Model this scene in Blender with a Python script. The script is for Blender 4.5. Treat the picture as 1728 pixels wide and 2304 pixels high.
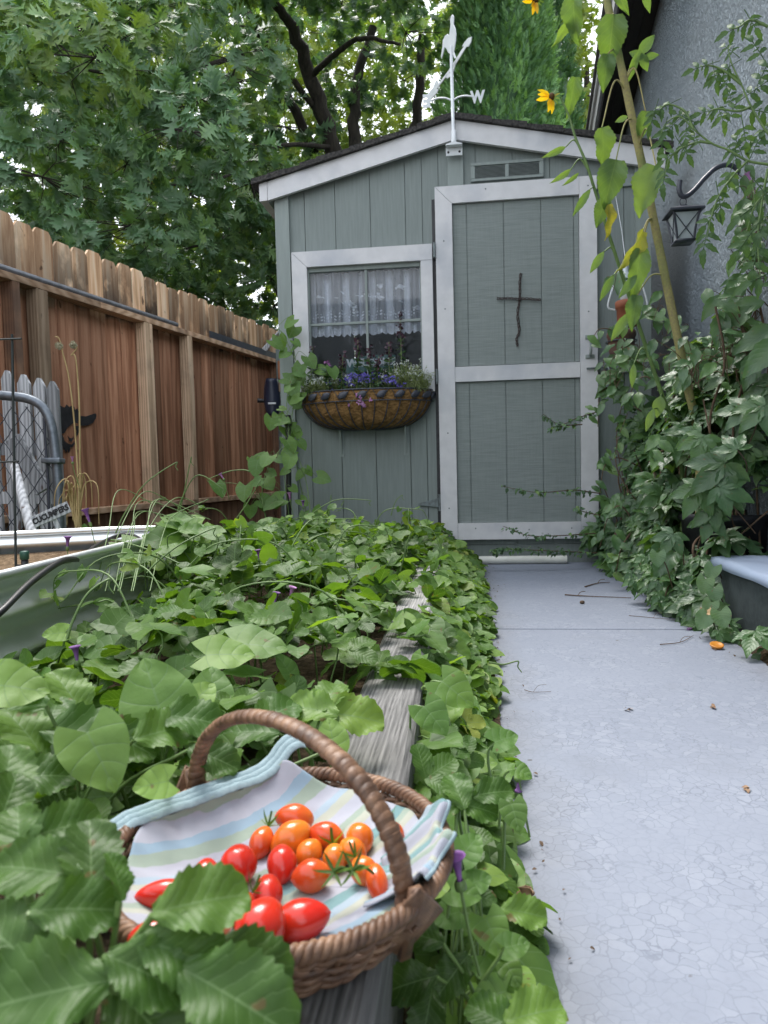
import bpy, math, random
import numpy as np
from mathutils import Vector, Matrix
scene = bpy.context.scene
for o in list(bpy.data.objects): bpy.data.objects.remove(o)

# ------------------------------------------------------------------ camera
FPX = 1598.0
CAM = np.array([0.0, 0.0, 0.52])
yaw, pitch, roll = 0.1229563, 0.06089986, -0.0247995
FW = np.array([-math.sin(yaw)*math.cos(pitch), math.cos(yaw)*math.cos(pitch), -math.sin(pitch)])
R0 = np.array([math.cos(yaw), math.sin(yaw), 0.0]); U0 = np.cross(R0, FW)
RT = math.cos(roll)*R0 + math.sin(roll)*U0; UP = math.cos(roll)*U0 - math.sin(roll)*R0
cd = bpy.data.cameras.new('camera'); co = bpy.data.objects.new('camera', cd)
scene.collection.objects.link(co)
mw = Matrix.Identity(4)
for i in range(3):
    mw[i][0] = RT[i]; mw[i][1] = UP[i]; mw[i][2] = -FW[i]; mw[i][3] = CAM[i]
co.matrix_world = mw
cd.sensor_fit = 'VERTICAL'; cd.sensor_height = 34.6; cd.sensor_width = 26.0
cd.lens = 34.6*FPX/2304.0
cd.clip_start = 0.02; cd.clip_end = 400
cd.dof.use_dof = True; cd.dof.focus_distance = 1.7; cd.dof.aperture_fstop = cd.lens/2.3
scene.camera = co
scene.render.resolution_x = 768; scene.render.resolution_y = 1024

def DR(px, py): return FW + RT*(px-864)/FPX - UP*(py-1152)/FPX
def P(px, py, d): return CAM + DR(px, py)*d
def PX(px, py, X): d = DR(px, py); return CAM + d*X/d[0]
def PY(px, py, Y): d = DR(px, py); return CAM + d*Y/d[1]
def PZ(px, py, Z): d = DR(px, py); return CAM + d*(Z-.52)/d[2]

# ------------------------------------------------------------------ light
SUN_EL, SUN_AZ = math.radians(62), math.radians(-25)     # azimuth from +Y clockwise
w = bpy.data.worlds.new('World'); scene.world = w; w.use_nodes = True
nt = w.node_tree; nt.nodes.clear()
sk = nt.nodes.new('ShaderNodeTexSky'); sk.sky_type = 'NISHITA'; sk.sun_disc = False
sk.sun_elevation = SUN_EL; sk.sun_rotation = SUN_AZ; sk.dust_density = 5.0; sk.air_density = 1.2; sk.ozone_density = 3.0
bg = nt.nodes.new('ShaderNodeBackground'); bg.inputs[1].default_value = 0.115
ow = nt.nodes.new('ShaderNodeOutputWorld')
_tc = nt.nodes.new('ShaderNodeTexCoord'); _sx = nt.nodes.new('ShaderNodeSeparateXYZ'); nt.links.new(_tc.outputs['Generated'], _sx.inputs[0])
_rp = nt.nodes.new('ShaderNodeValToRGB'); _rp.color_ramp.elements[0].position = .30; _rp.color_ramp.elements[0].color = (.95, .95, .95, 1); _rp.color_ramp.elements[1].position = .70; _rp.color_ramp.elements[1].color = (.75, .75, .75, 1)
nt.links.new(_sx.outputs[2], _rp.inputs[0])                 # bright thin haze towards the horizon
_mx = nt.nodes.new('ShaderNodeMix'); _mx.data_type = 'RGBA'; nt.links.new(_rp.outputs[0], _mx.inputs[0]); nt.links.new(sk.outputs[0], _mx.inputs[6]); _mx.inputs[7].default_value = (6.3, 6.6, 7.0, 1)
nt.links.new(_mx.outputs[2], bg.inputs[0]); nt.links.new(bg.outputs[0], ow.inputs[0])
sd = bpy.data.lights.new('sun', 'SUN'); sd.energy = 1.6; sd.angle = math.radians(28); sd.color = (1, .97, .93)
so = bpy.data.objects.new('sun', sd); scene.collection.objects.link(so)
sv = Vector((math.sin(SUN_AZ)*math.cos(SUN_EL), math.cos(SUN_AZ)*math.cos(SUN_EL), math.sin(SUN_EL)))
so.rotation_euler = sv.to_track_quat('Z', 'Y').to_euler()
scene.view_settings.view_transform = 'Standard'; scene.view_settings.look = 'None'
scene.view_settings.exposure = 1.62; scene.view_settings.gamma = 1.0

rs = np.random.RandomState(7); rs2 = np.random.RandomState(11); random.seed(7)

# ------------------------------------------------------------------ materials
class NT:
    def __init__(s, name):
        s.m = bpy.data.materials.new(name); s.m.use_nodes = True; s.t = s.m.node_tree; s.t.nodes.clear()
        s.out = s.n('ShaderNodeOutputMaterial')
    def n(s, ty, **kw):
        x = s.t.nodes.new(ty)
        for k, v in kw.items(): setattr(x, k, v)
        return x
    def l(s, a, b): s.t.links.new(a, b)
    def coord(s, scale=(1, 1, 1), kind='Object', rndoff=False):
        tc = s.n('ShaderNodeTexCoord'); mp = s.n('ShaderNodeMapping'); mp.inputs['Scale'].default_value = scale
        s.l(tc.outputs[kind], mp.inputs[0])
        if rndoff:
            oi = s.n('ShaderNodeAttribute'); oi.attribute_name = 'rnd'; mu = s.n('ShaderNodeMath', operation='MULTIPLY'); mu.inputs[1].default_value = 37.0
            s.l(oi.outputs['Fac'], mu.inputs[0]); cb = s.n('ShaderNodeCombineXYZ')
            for i in range(3): s.l(mu.outputs[0], cb.inputs[i])
            s.l(cb.outputs[0], mp.inputs['Location'])
        return mp.outputs[0]
    def noise(s, vec, sc, det=4, rough=.55, dist=0):
        x = s.n('ShaderNodeTexNoise'); x.inputs['Scale'].default_value = sc; x.inputs['Detail'].default_value = det
        x.inputs['Roughness'].default_value = rough; x.inputs['Distortion'].default_value = dist
        s.l(vec, x.inputs['Vector']); return x.outputs['Fac']
    def ramp(s, f, stops):
        x = s.n('ShaderNodeValToRGB'); e = x.color_ramp.elements
        while len(e) < len(stops): e.new(.5)
        for i, (p, c) in enumerate(stops):
            e[i].position = p; e[i].color = (c[0], c[1], c[2], 1) if hasattr(c, '__len__') else (c, c, c, 1)
        s.l(f, x.inputs[0]); return x.outputs[0]
    def mix(s, f, a, b, mode='MIX'):
        x = s.n('ShaderNodeMix', data_type='RGBA', blend_type=mode)
        for v, i in ((f, 0), (a, 6), (b, 7)):
            if isinstance(v, (int, float)): x.inputs[i].default_value = v
            elif isinstance(v, tuple): x.inputs[i].default_value = (*v, 1)
            else: s.l(v, x.inputs[i])
        return x.outputs[2]
    def math(s, op, a, b=0.0):
        x = s.n('ShaderNodeMath', operation=op)
        for i, v in enumerate((a, b)):
            if isinstance(v, (int, float)): x.inputs[i].default_value = v
            else: s.l(v, x.inputs[i])
        return x.outputs[0]
    def bump(s, h, strength=.3, dist=.01):
        x = s.n('ShaderNodeBump'); x.inputs['Strength'].default_value = strength; x.inputs['Distance'].default_value = dist
        s.l(h, x.inputs['Height']); return x.outputs[0]
    def bsdf(s, col, rough=.6, metal=0, normal=None, spec=.5, **kw):
        b = s.n('ShaderNodeBsdfPrincipled')
        for v, k in ((col, 'Base Color'), (rough, 'Roughness'), (metal, 'Metallic'), (spec, 'Specular IOR Level')):
            if isinstance(v, tuple): b.inputs[k].default_value = (*v, 1)
            elif isinstance(v, (int, float)): b.inputs[k].default_value = v
            else: s.l(v, b.inputs[k])
        if normal is not None: s.l(normal, b.inputs['Normal'])
        for k, v in kw.items(): b.inputs[k.replace('_', ' ')].default_value = v
        return b.outputs[0]
    def done(s, sh): s.l(sh, s.out.inputs[0]); return s.m

def M(name, c1, c2=None, rough=.6, metal=0, scale=(1, 1, 1), ns=12, bump=.25, dist=.004, lo=.35, hi=.65, rnd=False, spec=.5, det=6, c3=None, ns3=3):
    s = NT(name); v = s.coord(scale, rndoff=rnd); f = s.noise(v, ns, det)
    c2 = c2 or tuple(x*.8 for x in c1)
    col = s.ramp(f, [(lo, c1), (hi, c2)])
    if c3:
        f3 = s.noise(s.coord(rndoff=rnd), ns3, 5); col = s.mix(s.ramp(f3, [(.5, 0), (.66, 1)]), col, c3)
    return s.done(s.bsdf(col, rough, metal, s.bump(f, bump, dist), spec))

def leaf_mat(name, base, light, back=None, transl=.35, rough=.45, veins=9, veincol=None, bump=.5, yellow=None, var=.25, spec=.4, spots=False):
    s = NT(name)
    at = s.n('ShaderNodeAttribute'); at.attribute_name = 'rnd'; r = at.outputs['Fac']
    uv = s.n('ShaderNodeTexCoord'); sx = s.n('ShaderNodeSeparateXYZ'); s.l(uv.outputs['UV'], sx.inputs[0])
    a = s.math('MULTIPLY', s.math('ABSOLUTE', s.math('SUBTRACT', sx.outputs[0], .5)), 2.0)
    t = s.math('SUBTRACT', sx.outputs[1], s.math('MULTIPLY', a, .28))
    wv = s.math('ABSOLUTE', s.math('SINE', s.math('MULTIPLY', t, math.pi*veins)))
    side = s.ramp(wv, [(0.0, 1), (.14, 0)])
    mid = s.ramp(a, [(0.0, 1), (.05, 0)])
    vein = s.math('MAXIMUM', side, mid)
    col = s.ramp(r, [(0.0, tuple(x*(1-var) for x in base)), (.6, base), (.92, light)] + ([(.99, yellow)] if yellow else []))
    col = s.mix(s.noise(s.coord(), 25, 3), col, tuple(x*.75 for x in base), 'MIX') if False else col
    nz = s.noise(s.coord(), 30, 3)
    col = s.mix(s.math('MULTIPLY', nz, .45), col, tuple(x*.7 for x in base))
    if spots: col = s.mix(s.ramp(s.noise(s.coord(), 55, 2), [(.69, 0), (.72, .75)]), col, (.16, .10, .04)); col = s.mix(s.math('MULTIPLY', s.ramp(s.noise(s.coord(), 11, 4), [(.45, 0), (.7, .5)]), 1.0), col, (base[0]*1.5, base[1]*1.25, base[2]*.8))
    vc = veincol or tuple(min(1, x*1.5+.02) for x in base)
    col = s.mix(s.math('MULTIPLY', vein, .7), col, vc)
    nb = s.bump(s.math('ADD', s.math('MULTIPLY', s.math('POWER', wv, .5), .6), s.math('MULTIPLY', s.noise(s.coord(), 140, 3), .5)), bump*.55, .0022)
    b = s.bsdf(col, rough, 0, nb, spec)
    tr = s.n('ShaderNodeBsdfTranslucent'); tc = s.mix(1.0, col, (1.5, 1.5, .35), 'MULTIPLY'); s.l(tc, tr.inputs[0])
    mx = s.n('ShaderNodeMixShader'); mx.inputs[0].default_value = transl; s.l(b, mx.inputs[1]); s.l(tr.outputs[0], mx.inputs[2])
    return s.done(mx.outputs[0])

# ------------------------------------------------------------------ geometry helpers
class G:
    def __init__(s): s.V = []; s.F = []; s.T = []; s.U = []; s.R = []; s.MI = []; s.MT = []; s.n = 0
    def add(s, V, F, U=None, R=0.5, mi=0):
        V = np.asarray(V, float).reshape(-1, 3); F = np.asarray(F, int)
        k = len(V)
        s.V.append(V); s.U.append(np.zeros((k, 2)) if U is None else np.asarray(U)); s.R.append(np.full(k, R) if np.isscalar(R) else R)
        if F.shape[1] == 4: s.F.append(F+s.n); s.MI.append(np.full(len(F), mi))
        else: s.T.append(F+s.n); s.MT.append(np.full(len(F), mi))
        s.n += k; return s
    def inst(s, tpl, Ms, Ts, R, mi=0):
        V, F, U = tpl; n = len(Ts)
        if n == 0: return s
        W = np.einsum('nij,kj->nki', Ms, V) + np.asarray(Ts)[:, None, :]
        k = len(V); FF = (F[None]+(np.arange(n)*k)[:, None, None]).reshape(-1, 4)
        return s.add(W.reshape(-1, 3), FF, np.tile(U, (n, 1)), np.repeat(R, k), mi)
    def box(s, x0, x1, y0, y1, z0, z1, mi=0):
        V = [(x, y, z) for z in (z0, z1) for y in (y0, y1) for x in (x0, x1)]
        F = [(0, 2, 3, 1), (4, 5, 7, 6), (0, 1, 5, 4), (2, 6, 7, 3), (0, 4, 6, 2), (1, 3, 7, 5)]
        return s.add(V, F, mi=mi)
    def obox(s, c, ax, ay, az, mi=0):      # centre and half axes vectors
        c = np.array(c, float); ax, ay, az = map(np.array, (ax, ay, az))
        V = [c+i*ax+j*ay+k*az for k in (-1, 1) for j in (-1, 1) for i in (-1, 1)]
        F = [(0, 2, 3, 1), (4, 5, 7, 6), (0, 1, 5, 4), (2, 6, 7, 3), (0, 4, 6, 2), (1, 3, 7, 5)]
        return s.add(V, F, mi=mi)
    def bar(s, a, b, w, t, up=(0, 0, 1), mi=0):   # rectangular bar a->b, width w (perp to up x dir), thickness t along up
        a = np.array(a, float); b = np.array(b, float); d = b-a; L = np.linalg.norm(d); d /= L
        u = np.array(up, float); sd_ = np.cross(d, u); sd_ /= np.linalg.norm(sd_); u = np.cross(sd_, d)
        return s.obox((a+b)/2, d*L/2, sd_*w/2, u*t/2, mi)
    def tube(s, pts, r, seg=8, mi=0, R=.5, close=False, cap=True):
        p = np.array(pts, float); n = len(p); r = np.full(n, r) if np.isscalar(r) else np.array(r, float)
        if close: t = np.roll(p, -1, 0)-np.roll(p, 1, 0)
        else: t = np.gradient(p, axis=0)
        t /= np.linalg.norm(t, axis=1)[:, None]+1e-12
        ref = np.array([0, 0, 1.0]) if abs(t[0][2]) < .9 else np.array([1.0, 0, 0])
        nn = np.cross(t[0], ref); nn /= np.linalg.norm(nn); N = [nn]
        for i in range(1, n):
            v = N[-1]-t[i]*np.dot(N[-1], t[i]); v /= np.linalg.norm(v)+1e-12; N.append(v)
        N = np.array(N); B = np.cross(t, N); a = np.linspace(0, 2*np.pi, seg, endpoint=False)
        V = p[:, None]+r[:, None, None]*(np.cos(a)[None, :, None]*N[:, None]+np.sin(a)[None, :, None]*B[:, None])
        F = []
        for i in range(n if close else n-1):
            j = (i+1) % n
            for k in range(seg):
                l = (k+1) % seg; F.append((i*seg+k, i*seg+l, j*seg+l, j*seg+k))
        if cap and not close:
            for e in (0, n-1):
                s.add(np.vstack([V[e], p[e][None]]), [(k, (k+1) % seg, seg) if e else ((k+1) % seg, k, seg) for k in range(seg)], None, R, mi)
        U = np.zeros((n*seg, 2)); U[:, 1] = np.repeat(np.linspace(0, 1, n), seg); U[:, 0] = .3
        return s.add(V.reshape(-1, 3), F, U, R, mi)
    def prism(s, poly, y0, y1, axis=1, mi=0):    # poly of (a,b); extruded along axis 1 => (x,z), along 0 => (y,z), along 2 => (x,y)
        n = len(poly); V = []
        for d in (y0, y1):
            for (a, b) in poly: V.append({1: (a, d, b), 0: (d, a, b), 2: (a, b, d)}[axis])
        s.add(V, [(i, (i+1) % n, n+(i+1) % n, n+i) for i in range(n)], mi=mi)
        from mathutils.geometry import tessellate_polygon
        T = tessellate_polygon([[Vector((a, b, 0)) for a, b in poly]])
        return s.add(V, [t for t in T]+[(a+n, c+n, b+n) for a, b, c in T], mi=mi)
    def lathe(s, prof, c=(0, 0, 0), seg=20, mi=0, ax=None, R=.5, sx=1, sy=1):
        a = np.linspace(0, 2*np.pi, seg, endpoint=False); pr = np.array(prof, float)
        V = np.stack([pr[:, None, 0]*np.cos(a)*sx, pr[:, None, 0]*np.sin(a)*sy, np.repeat(pr[:, 1:2], seg, 1)], -1).reshape(-1, 3)
        if ax is not None: V = V@np.array(ax).T
        V = V+np.array(c); n = len(pr)
        F = [(i*seg+k, i*seg+(k+1) % seg, (i+1)*seg+(k+1) % seg, (i+1)*seg+k) for i in range(n-1) for k in range(seg)]
        U = np.zeros((n*seg, 2)); U[:, 1] = np.repeat(np.linspace(0, 1, n), seg); U[:, 0] = np.tile(np.linspace(0, 1, seg), n)
        return s.add(V, F, U, R, mi)
    def grid(s, A, mi=0, R=.5, thick=None):     # A: (n,m,3)
        n, m = A.shape[:2]; F = [(i*m+j, i*m+j+1, (i+1)*m+j+1, (i+1)*m+j) for i in range(n-1) for j in range(m-1)]
        uu, vv = np.meshgrid(np.linspace(0, 1, m), np.linspace(0, 1, n)); return s.add(A.reshape(-1, 3), F, np.stack([uu, vv], -1).reshape(-1, 2), R, mi)

WL = {}
def link(o, parent=None, loc=(0, 0, 0)):
    scene.collection.objects.link(o); loc = np.array(loc, float)
    if parent is not None: o.parent = parent; o.location = loc-WL[parent.name]
    else: o.location = loc
    WL[o.name] = loc; return o
def tag(o, label=None, cat=None, group=None, kind=None):
    if label: o['label'] = label
    if cat: o['category'] = cat
    if group: o['group'] = group
    if kind: o['kind'] = kind
    return o
def thing(name, loc, label, cat, group=None):
    return tag(link(bpy.data.objects.new(name, None), None, loc), label, cat, group)
def build(name, g, mats, parent=None, loc=None, smooth=True, bevel=0, solid=0, label=None, cat=None, group=None, kind=None, subd=0):
    if not isinstance(mats, (list, tuple)): mats = [mats]
    if loc is None: loc = WL[parent.name] if parent is not None else (0, 0, 0)
    V = np.concatenate(g.V)-np.array(loc, float); U = np.concatenate(g.U); R = np.concatenate(g.R)
    if np.all(R == .5): R = np.full(len(R), rs2.rand())
    F4 = np.concatenate(g.F) if g.F else np.zeros((0, 4), int); F3 = np.concatenate(g.T) if g.T else np.zeros((0, 3), int)
    me = bpy.data.meshes.new(name); me.vertices.add(len(V)); me.vertices.foreach_set('co', V.astype('f').ravel())
    L = np.concatenate([F4.ravel(), F3.ravel()]); me.loops.add(len(L)); me.loops.foreach_set('vertex_index', L.astype('i'))
    nf = len(F4)+len(F3); me.polygons.add(nf)
    st = np.concatenate([np.arange(len(F4))*4, len(F4)*4+np.arange(len(F3))*3]); tot = np.concatenate([np.full(len(F4), 4), np.full(len(F3), 3)])
    me.polygons.foreach_set('loop_start', st.astype('i')); me.polygons.foreach_set('loop_total', tot.astype('i'))
    mi = np.concatenate(g.MI+g.MT) if (g.MI or g.MT) else np.zeros(0)
    me.polygons.foreach_set('material_index', mi.astype('i'))
    me.polygons.foreach_set('use_smooth', np.full(nf, bool(smooth)))
    uvl = me.uv_layers.new(name='UVMap'); uvl.data.foreach_set('uv', U[L].astype('f').ravel())
    at = me.attributes.new('rnd', 'FLOAT', 'POINT'); at.data.foreach_set('value', R.astype('f'))
    for m in mats: me.materials.append(m)
    me.update(calc_edges=True); me.validate()
    o = bpy.data.objects.new(name, me); link(o, parent, loc)
    if solid: md = o.modifiers.new('solid', 'SOLIDIFY'); md.thickness = solid; md.offset = 0
    if subd: md = o.modifiers.new('sub', 'SUBSURF'); md.levels = subd; md.render_levels = subd
    if bevel: md = o.modifiers.new('bevel', 'BEVEL'); md.width = bevel; md.segments = 2; md.limit_method = 'ANGLE'
    return tag(o, label, cat, group, kind)
def dup(o, loc, rz=None, label=None):
    c = o.copy(); scene.collection.objects.link(c); c.location = loc; WL[c.name] = np.array(loc, float)
    if rz is not None: c.rotation_euler = rz
    if label: c['label'] = label
    for ch in o.children:
        d = ch.copy(); scene.collection.objects.link(d); d.parent = c
        for q in ch.children:
            e = q.copy(); scene.collection.objects.link(e); e.parent = d
    return c
def text(name, s, size, mat, c, ax, az, parent, extr=.001, font_scale=(1, 1), loc=None):
    cu = bpy.data.curves.new(name, 'FONT'); cu.body = s; cu.size = size; cu.extrude = extr; cu.align_x = 'CENTER'; cu.align_y = 'CENTER'; cu.offset = size*.05
    t = bpy.data.objects.new(name+'_tmp', cu); scene.collection.objects.link(t); bpy.context.view_layer.update()
    me = bpy.data.meshes.new_from_object(t.evaluated_get(bpy.context.evaluated_depsgraph_get()))
    bpy.data.objects.remove(t)
    ax = np.array(ax, float)*font_scale[0]; az = np.array(az, float)*font_scale[1]; ny = np.cross(ax, az)
    off = np.array(c, float)-WL[parent.name]
    for v in me.vertices:
        q = off+ax*v.co[0]+az*v.co[1]+ny*v.co[2]; v.co = q
    me.materials.clear(); me.materials.append(mat); me.update()
    o = bpy.data.objects.new(name, me); link(o, parent, WL[parent.name]); return o
def nrm(v): v = np.asarray(v, float); return v/(np.linalg.norm(v, axis=-1, keepdims=True)+1e-12)
def spline(pts, n=24):
    p = np.array(pts, float); k = len(p); d = np.concatenate([[0], np.cumsum(np.linalg.norm(np.diff(p, axis=0), axis=1))])
    ext = np.vstack([2*p[0]-p[1], p, 2*p[-1]-p[-2]]); out = []
    for t in np.linspace(0, k-1-1e-6, n):
        i = int(t); f = t-i; a, b, c, e = ext[i:i+4]
        out.append(.5*((2*b)+(-a+c)*f+(2*a-5*b+4*c-e)*f*f+(-a+3*b-3*c+e)*f**3))
    return np.array(out)
def basis(direction, normal):
    y = nrm(direction); x = nrm(np.cross(y, normal)); z = np.cross(x, y); return np.stack([x, y, z], -1)

# ------------------------------------------------------------------ leaf templates (tip along +Y, face +Z)
def leaf(rows, nc=4, fold=.25, droop=.25, ripple=.03, sweep=0.0, y0=0.0):
    V = []; U = []
    n = len(rows)
    for t, wd, *sw in rows:
        sweepv = sw[0] if sw else sweep
        for c in range(nc+1):
            s = -1+2*c/nc; x = s*wd; y = t+abs(s)*sweepv
            z = fold*abs(x)-droop*t*t+ripple*math.sin(t*13+s*3)*abs(s)
            V.append((x, y+y0, z)); U.append((.5+.5*s, t))
    F = [(i*(nc+1)+c, i*(nc+1)+c+1, (i+1)*(nc+1)+c+1, (i+1)*(nc+1)+c) for i in range(n-1) for c in range(nc)]
    return np.array(V), np.array(F), np.array(U)
def merge(ts):
    V, F, U = [], [], []; n = 0
    for v, f, u in ts: V.append(v); F.append(f+n); U.append(u); n += len(v)
    return np.concatenate(V), np.concatenate(F), np.concatenate(U)
def xf(t, ang=0, sc=1, off=(0, 0, 0), tilt=0):
    V, F, U = t; c, s = math.cos(ang), math.sin(ang); ct, st = math.cos(tilt), math.sin(tilt)
    T = np.array([[1, 0, 0], [0, ct, -st], [0, st, ct]]); Rz = np.array([[c, -s, 0], [s, c, 0], [0, 0, 1]])
    return (V*sc)@T.T@Rz.T+np.array(off), F, U
def stalk(a, b, r=.012):
    g = G(); g.tube([a, (np.array(a)+np.array(b))/2+np.array([0, 0, .02]), b], r, 4, cap=False); return g.V[0], g.F[0], g.U[0]
def serr(prof, nt, amp, n):
    rows = []
    for i in range(n+1):
        t = i/n; k = prof(t); tooth = 1-amp*(1-((t*nt) % 1.0)) if 0 < i < n else 1
        rows.append((t, k*tooth))
    return rows
def heart(n=10, **kw):
    rows = []
    for i in range(n+1):
        t = i/n; wd = .52*math.sin(math.pi*min(1, (t*.91+.09))**.66)**.75*(1.0 if t < 1 else 0)
        rows.append((t, max(wd, .004), -.30*(1-t)**2.4))
    return leaf(rows, **kw)
HEART = heart(n=12, nc=6, fold=.14, droop=.12, ripple=.025)
HEARTL = heart(n=8, nc=4, fold=.15, droop=.14, ripple=.025)
def straw(n, nt, nc, **kw): return leaf(serr(lambda t: .40*math.sin(math.pi*min(1, t*.86+.055)**1.15)**.7 if t < 1 else .10, nt, .16, n), nc=nc, **kw)
SL = straw(14, 7, 4, fold=.2, droop=.12, ripple=.03); SH = straw(36, 9, 8, fold=.28, droop=.25, ripple=.05)
def tri(L, droop): return merge([xf(L, a, sc, (0, 0, 0), droop) for a, sc in ((0, 1), (1.25, .92), (-1.25, .92))])
TRI = tri(SL, -.15); TRI2 = tri(SL, .35)
OVATE = leaf([(0, .02), (.12, .16), (.3, .27), (.5, .29), (.7, .22), (.88, .1), (1, .005)], nc=2, fold=.3, droop=.3)
OVSER = leaf(serr(lambda t: .27*math.sin(math.pi*t**.8)+.004, 6, .18, 12), nc=4, fold=.22, droop=.2, ripple=.03)
CREEP = merge([xf(OVSER, a, sc, (0, 0, 0), -.1) for a, sc in ((0, 1), (.85, .9), (-.85, .9), (1.75, .62), (-1.75, .62))])
oakrows = [(0, .01, 0), (.06, .02, 0), (.14, .12, .04), (.20, .30, .12), (.26, .20, .06), (.31, .11, .0), (.37, .14, .02), (.44, .50, .20), (.50, .34, .12), (.57, .14, .0), (.62, .14, .0), (.68, .42, .20), (.73, .26, .12), (.77, .12, .02), (.83, .22, .12), (.88, .10, .02), (.92, .05, 0), (1.0, .005, 0)]
OAK = leaf(oakrows, nc=2, fold=.2, droop=.3, ripple=0)
SUNL = leaf(serr(lambda t: .36*math.sin(math.pi*min(1, (t*.95+.05))**.62)**.9+.004, 11, .12, 33), nc=6, fold=.4, droop=.35, ripple=.07)
tomr = leaf(serr(lambda t: .24*math.sin(math.pi*t**.8)+.005, 4, .35, 10), nc=2, fold=.35, droop=.45)
TOM = merge([xf(tomr, a, sc, (0, y, 0), -.2) for a, sc, y in ((0, .5, .75), (1.1, .42, .62), (-1.1, .42, .6), (1.25, .4, .32), (-1.25, .4, .34), (1.2, .14, .48), (-1.2, .14, .5))]+[stalk((0, -.1, 0), (0, .8, 0), .014)])
BLADE = leaf([(0, .03), (.3, .12), (.7, .10), (1, .005)], nc=2, fold=.2, droop=.15)
def rotm(n, up=(0, 0, 1), tilt=.6, dirs=None, droop=0.0):
    """random leaf frames: normals around up, azimuth random"""
    N = nrm(np.array(up)+tilt*rs.randn(n, 3))
    if dirs is None: D_ = rs.randn(n, 3)
    else: D_ = np.array(dirs)
    D_ = D_ - N*(D_*N).sum(1, keepdims=True); D_ = nrm(D_); D_ = nrm(D_+np.array([0, 0, -droop]))
    X = nrm(np.cross(D_, N)); Z = np.cross(X, D_)
    return np.stack([X, D_, Z], -1)
def vnoise(p, sc=1.0, seed=0):
    q = np.asarray(p)*sc; r = np.random.RandomState(seed); o = 0
    for i in range(7):
        k = r.randn(q.shape[-1])*(.7+.5*i); o = o+np.sin(q@k+r.rand()*6.28)/(1+.5*i)
    return o/2.2

# ================================================================== materials
m_side = M('siding_green', (.232, .270, .260), (.200, .234, .226), .75, scale=(9, 9, .6), ns=9, bump=.35, dist=.003, det=8)
def door_panel_mat():
    s = NT('door_panel_paint'); a = s.noise(s.coord((1.5, 1.5, 40)), 6, 8); b = s.noise(s.coord((45, 45, 1.2)), 5, 8)
    h = s.math('ADD', a, s.math('MULTIPLY', b, .45)); col = s.ramp(h, [(.55, (.195, .226, .219)), (.85, (.245, .280, .271))])
    return s.done(s.bsdf(col, .8, 0, s.bump(h, .5, .003)))
m_door = door_panel_mat()
m_trimg = M('corner_board_paint', (.262, .305, .292), (.228, .266, .256), .6, scale=(8, 8, .6), ns=6, bump=.15, dist=.002)
m_white = M('lavender_white_paint', (.67, .67, .685), (.61, .61, .625), .55, scale=(3, 3, 3), ns=6, bump=.12, dist=.002, c3=(.47, .49, .53), ns3=2.3)
m_conc = NT('concrete')
def mk_conc():
    s = m_conc; v = s.coord(); nz = s.noise(v, 1.4, 6, .6); n2 = s.noise(v, 90, 6, .7); n3 = s.noise(v, 9, 5)
    warp = s.n('ShaderNodeTexNoise'); warp.inputs['Scale'].default_value = 22; warp.inputs['Detail'].default_value = 4; s.l(v, warp.inputs['Vector'])
    vm = s.n('ShaderNodeVectorMath', operation='SCALE'); vm.inputs['Scale'].default_value = .035; s.l(warp.outputs['Color'], vm.inputs[0])
    va = s.n('ShaderNodeVectorMath', operation='ADD'); s.l(v, va.inputs[0]); s.l(vm.outputs[0], va.inputs[1])
    vo = s.n('ShaderNodeTexVoronoi', feature='DISTANCE_TO_EDGE'); vo.inputs['Scale'].default_value = 58; s.l(va.outputs[0], vo.inputs['Vector'])
    vc = s.n('ShaderNodeTexVoronoi'); vc.inputs['Scale'].default_value = 58; s.l(va.outputs[0], vc.inputs['Vector'])
    crack = s.ramp(vo.outputs['Distance'], [(0.0, 1), (.06, 0)])
    col = s.ramp(nz, [(.3, (.218, .242, .296)), (.7, (.256, .281, .338))])
    bl = s.n('ShaderNodeRGBToBW'); s.l(vc.outputs['Color'], bl.inputs[0])
    col = s.mix(s.math('MULTIPLY', s.ramp(bl.outputs[0], [(.3, 0), (.75, 1)]), s.ramp(n3, [(.4, 0.05), (.6, .5)])), col, (.30, .325, .38))
    col = s.mix(s.math('MULTIPLY', crack, s.ramp(n3, [(.38, .25), (.62, .85)])), col, (.155, .175, .22))
    col = s.mix(s.ramp(n2, [(.3, .35), (.5, 0)]), col, (.19, .205, .25))
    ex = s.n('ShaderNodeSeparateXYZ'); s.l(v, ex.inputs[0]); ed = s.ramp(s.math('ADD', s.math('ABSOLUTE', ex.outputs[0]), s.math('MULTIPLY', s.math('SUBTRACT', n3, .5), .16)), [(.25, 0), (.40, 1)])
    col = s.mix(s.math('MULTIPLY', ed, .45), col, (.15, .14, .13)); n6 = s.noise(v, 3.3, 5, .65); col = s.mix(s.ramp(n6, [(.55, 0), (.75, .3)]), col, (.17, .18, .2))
    sp = s.noise(v, 35, 2); col = s.mix(s.ramp(sp, [(.74, 0), (.78, .8)]), col, (.09, .085, .08))
    return s.done(s.bsdf(col, .8, 0, s.bump(s.math('ADD', n2, s.math('MULTIPLY', n3, .4)), .25, .002), .3))
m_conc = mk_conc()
def mk_soil(name, c1, c2):
    s = NT(name); v = s.coord(); a = s.noise(v, 60, 8, .7); b = s.n('ShaderNodeTexVoronoi'); b.inputs['Scale'].default_value = 70; s.l(v, b.inputs['Vector'])
    col = s.ramp(a, [(.35, c1), (.7, c2)]); return s.done(s.bsdf(col, .95, 0, s.bump(s.math('ADD', a, b.outputs['Distance']), .8, .01), .1))
m_soil = mk_soil('soil', (.03, .022, .015), (.13, .095, .06))
m_mulch = mk_soil('potting_mulch', (.09, .06, .035), (.34, .24, .15))
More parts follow.
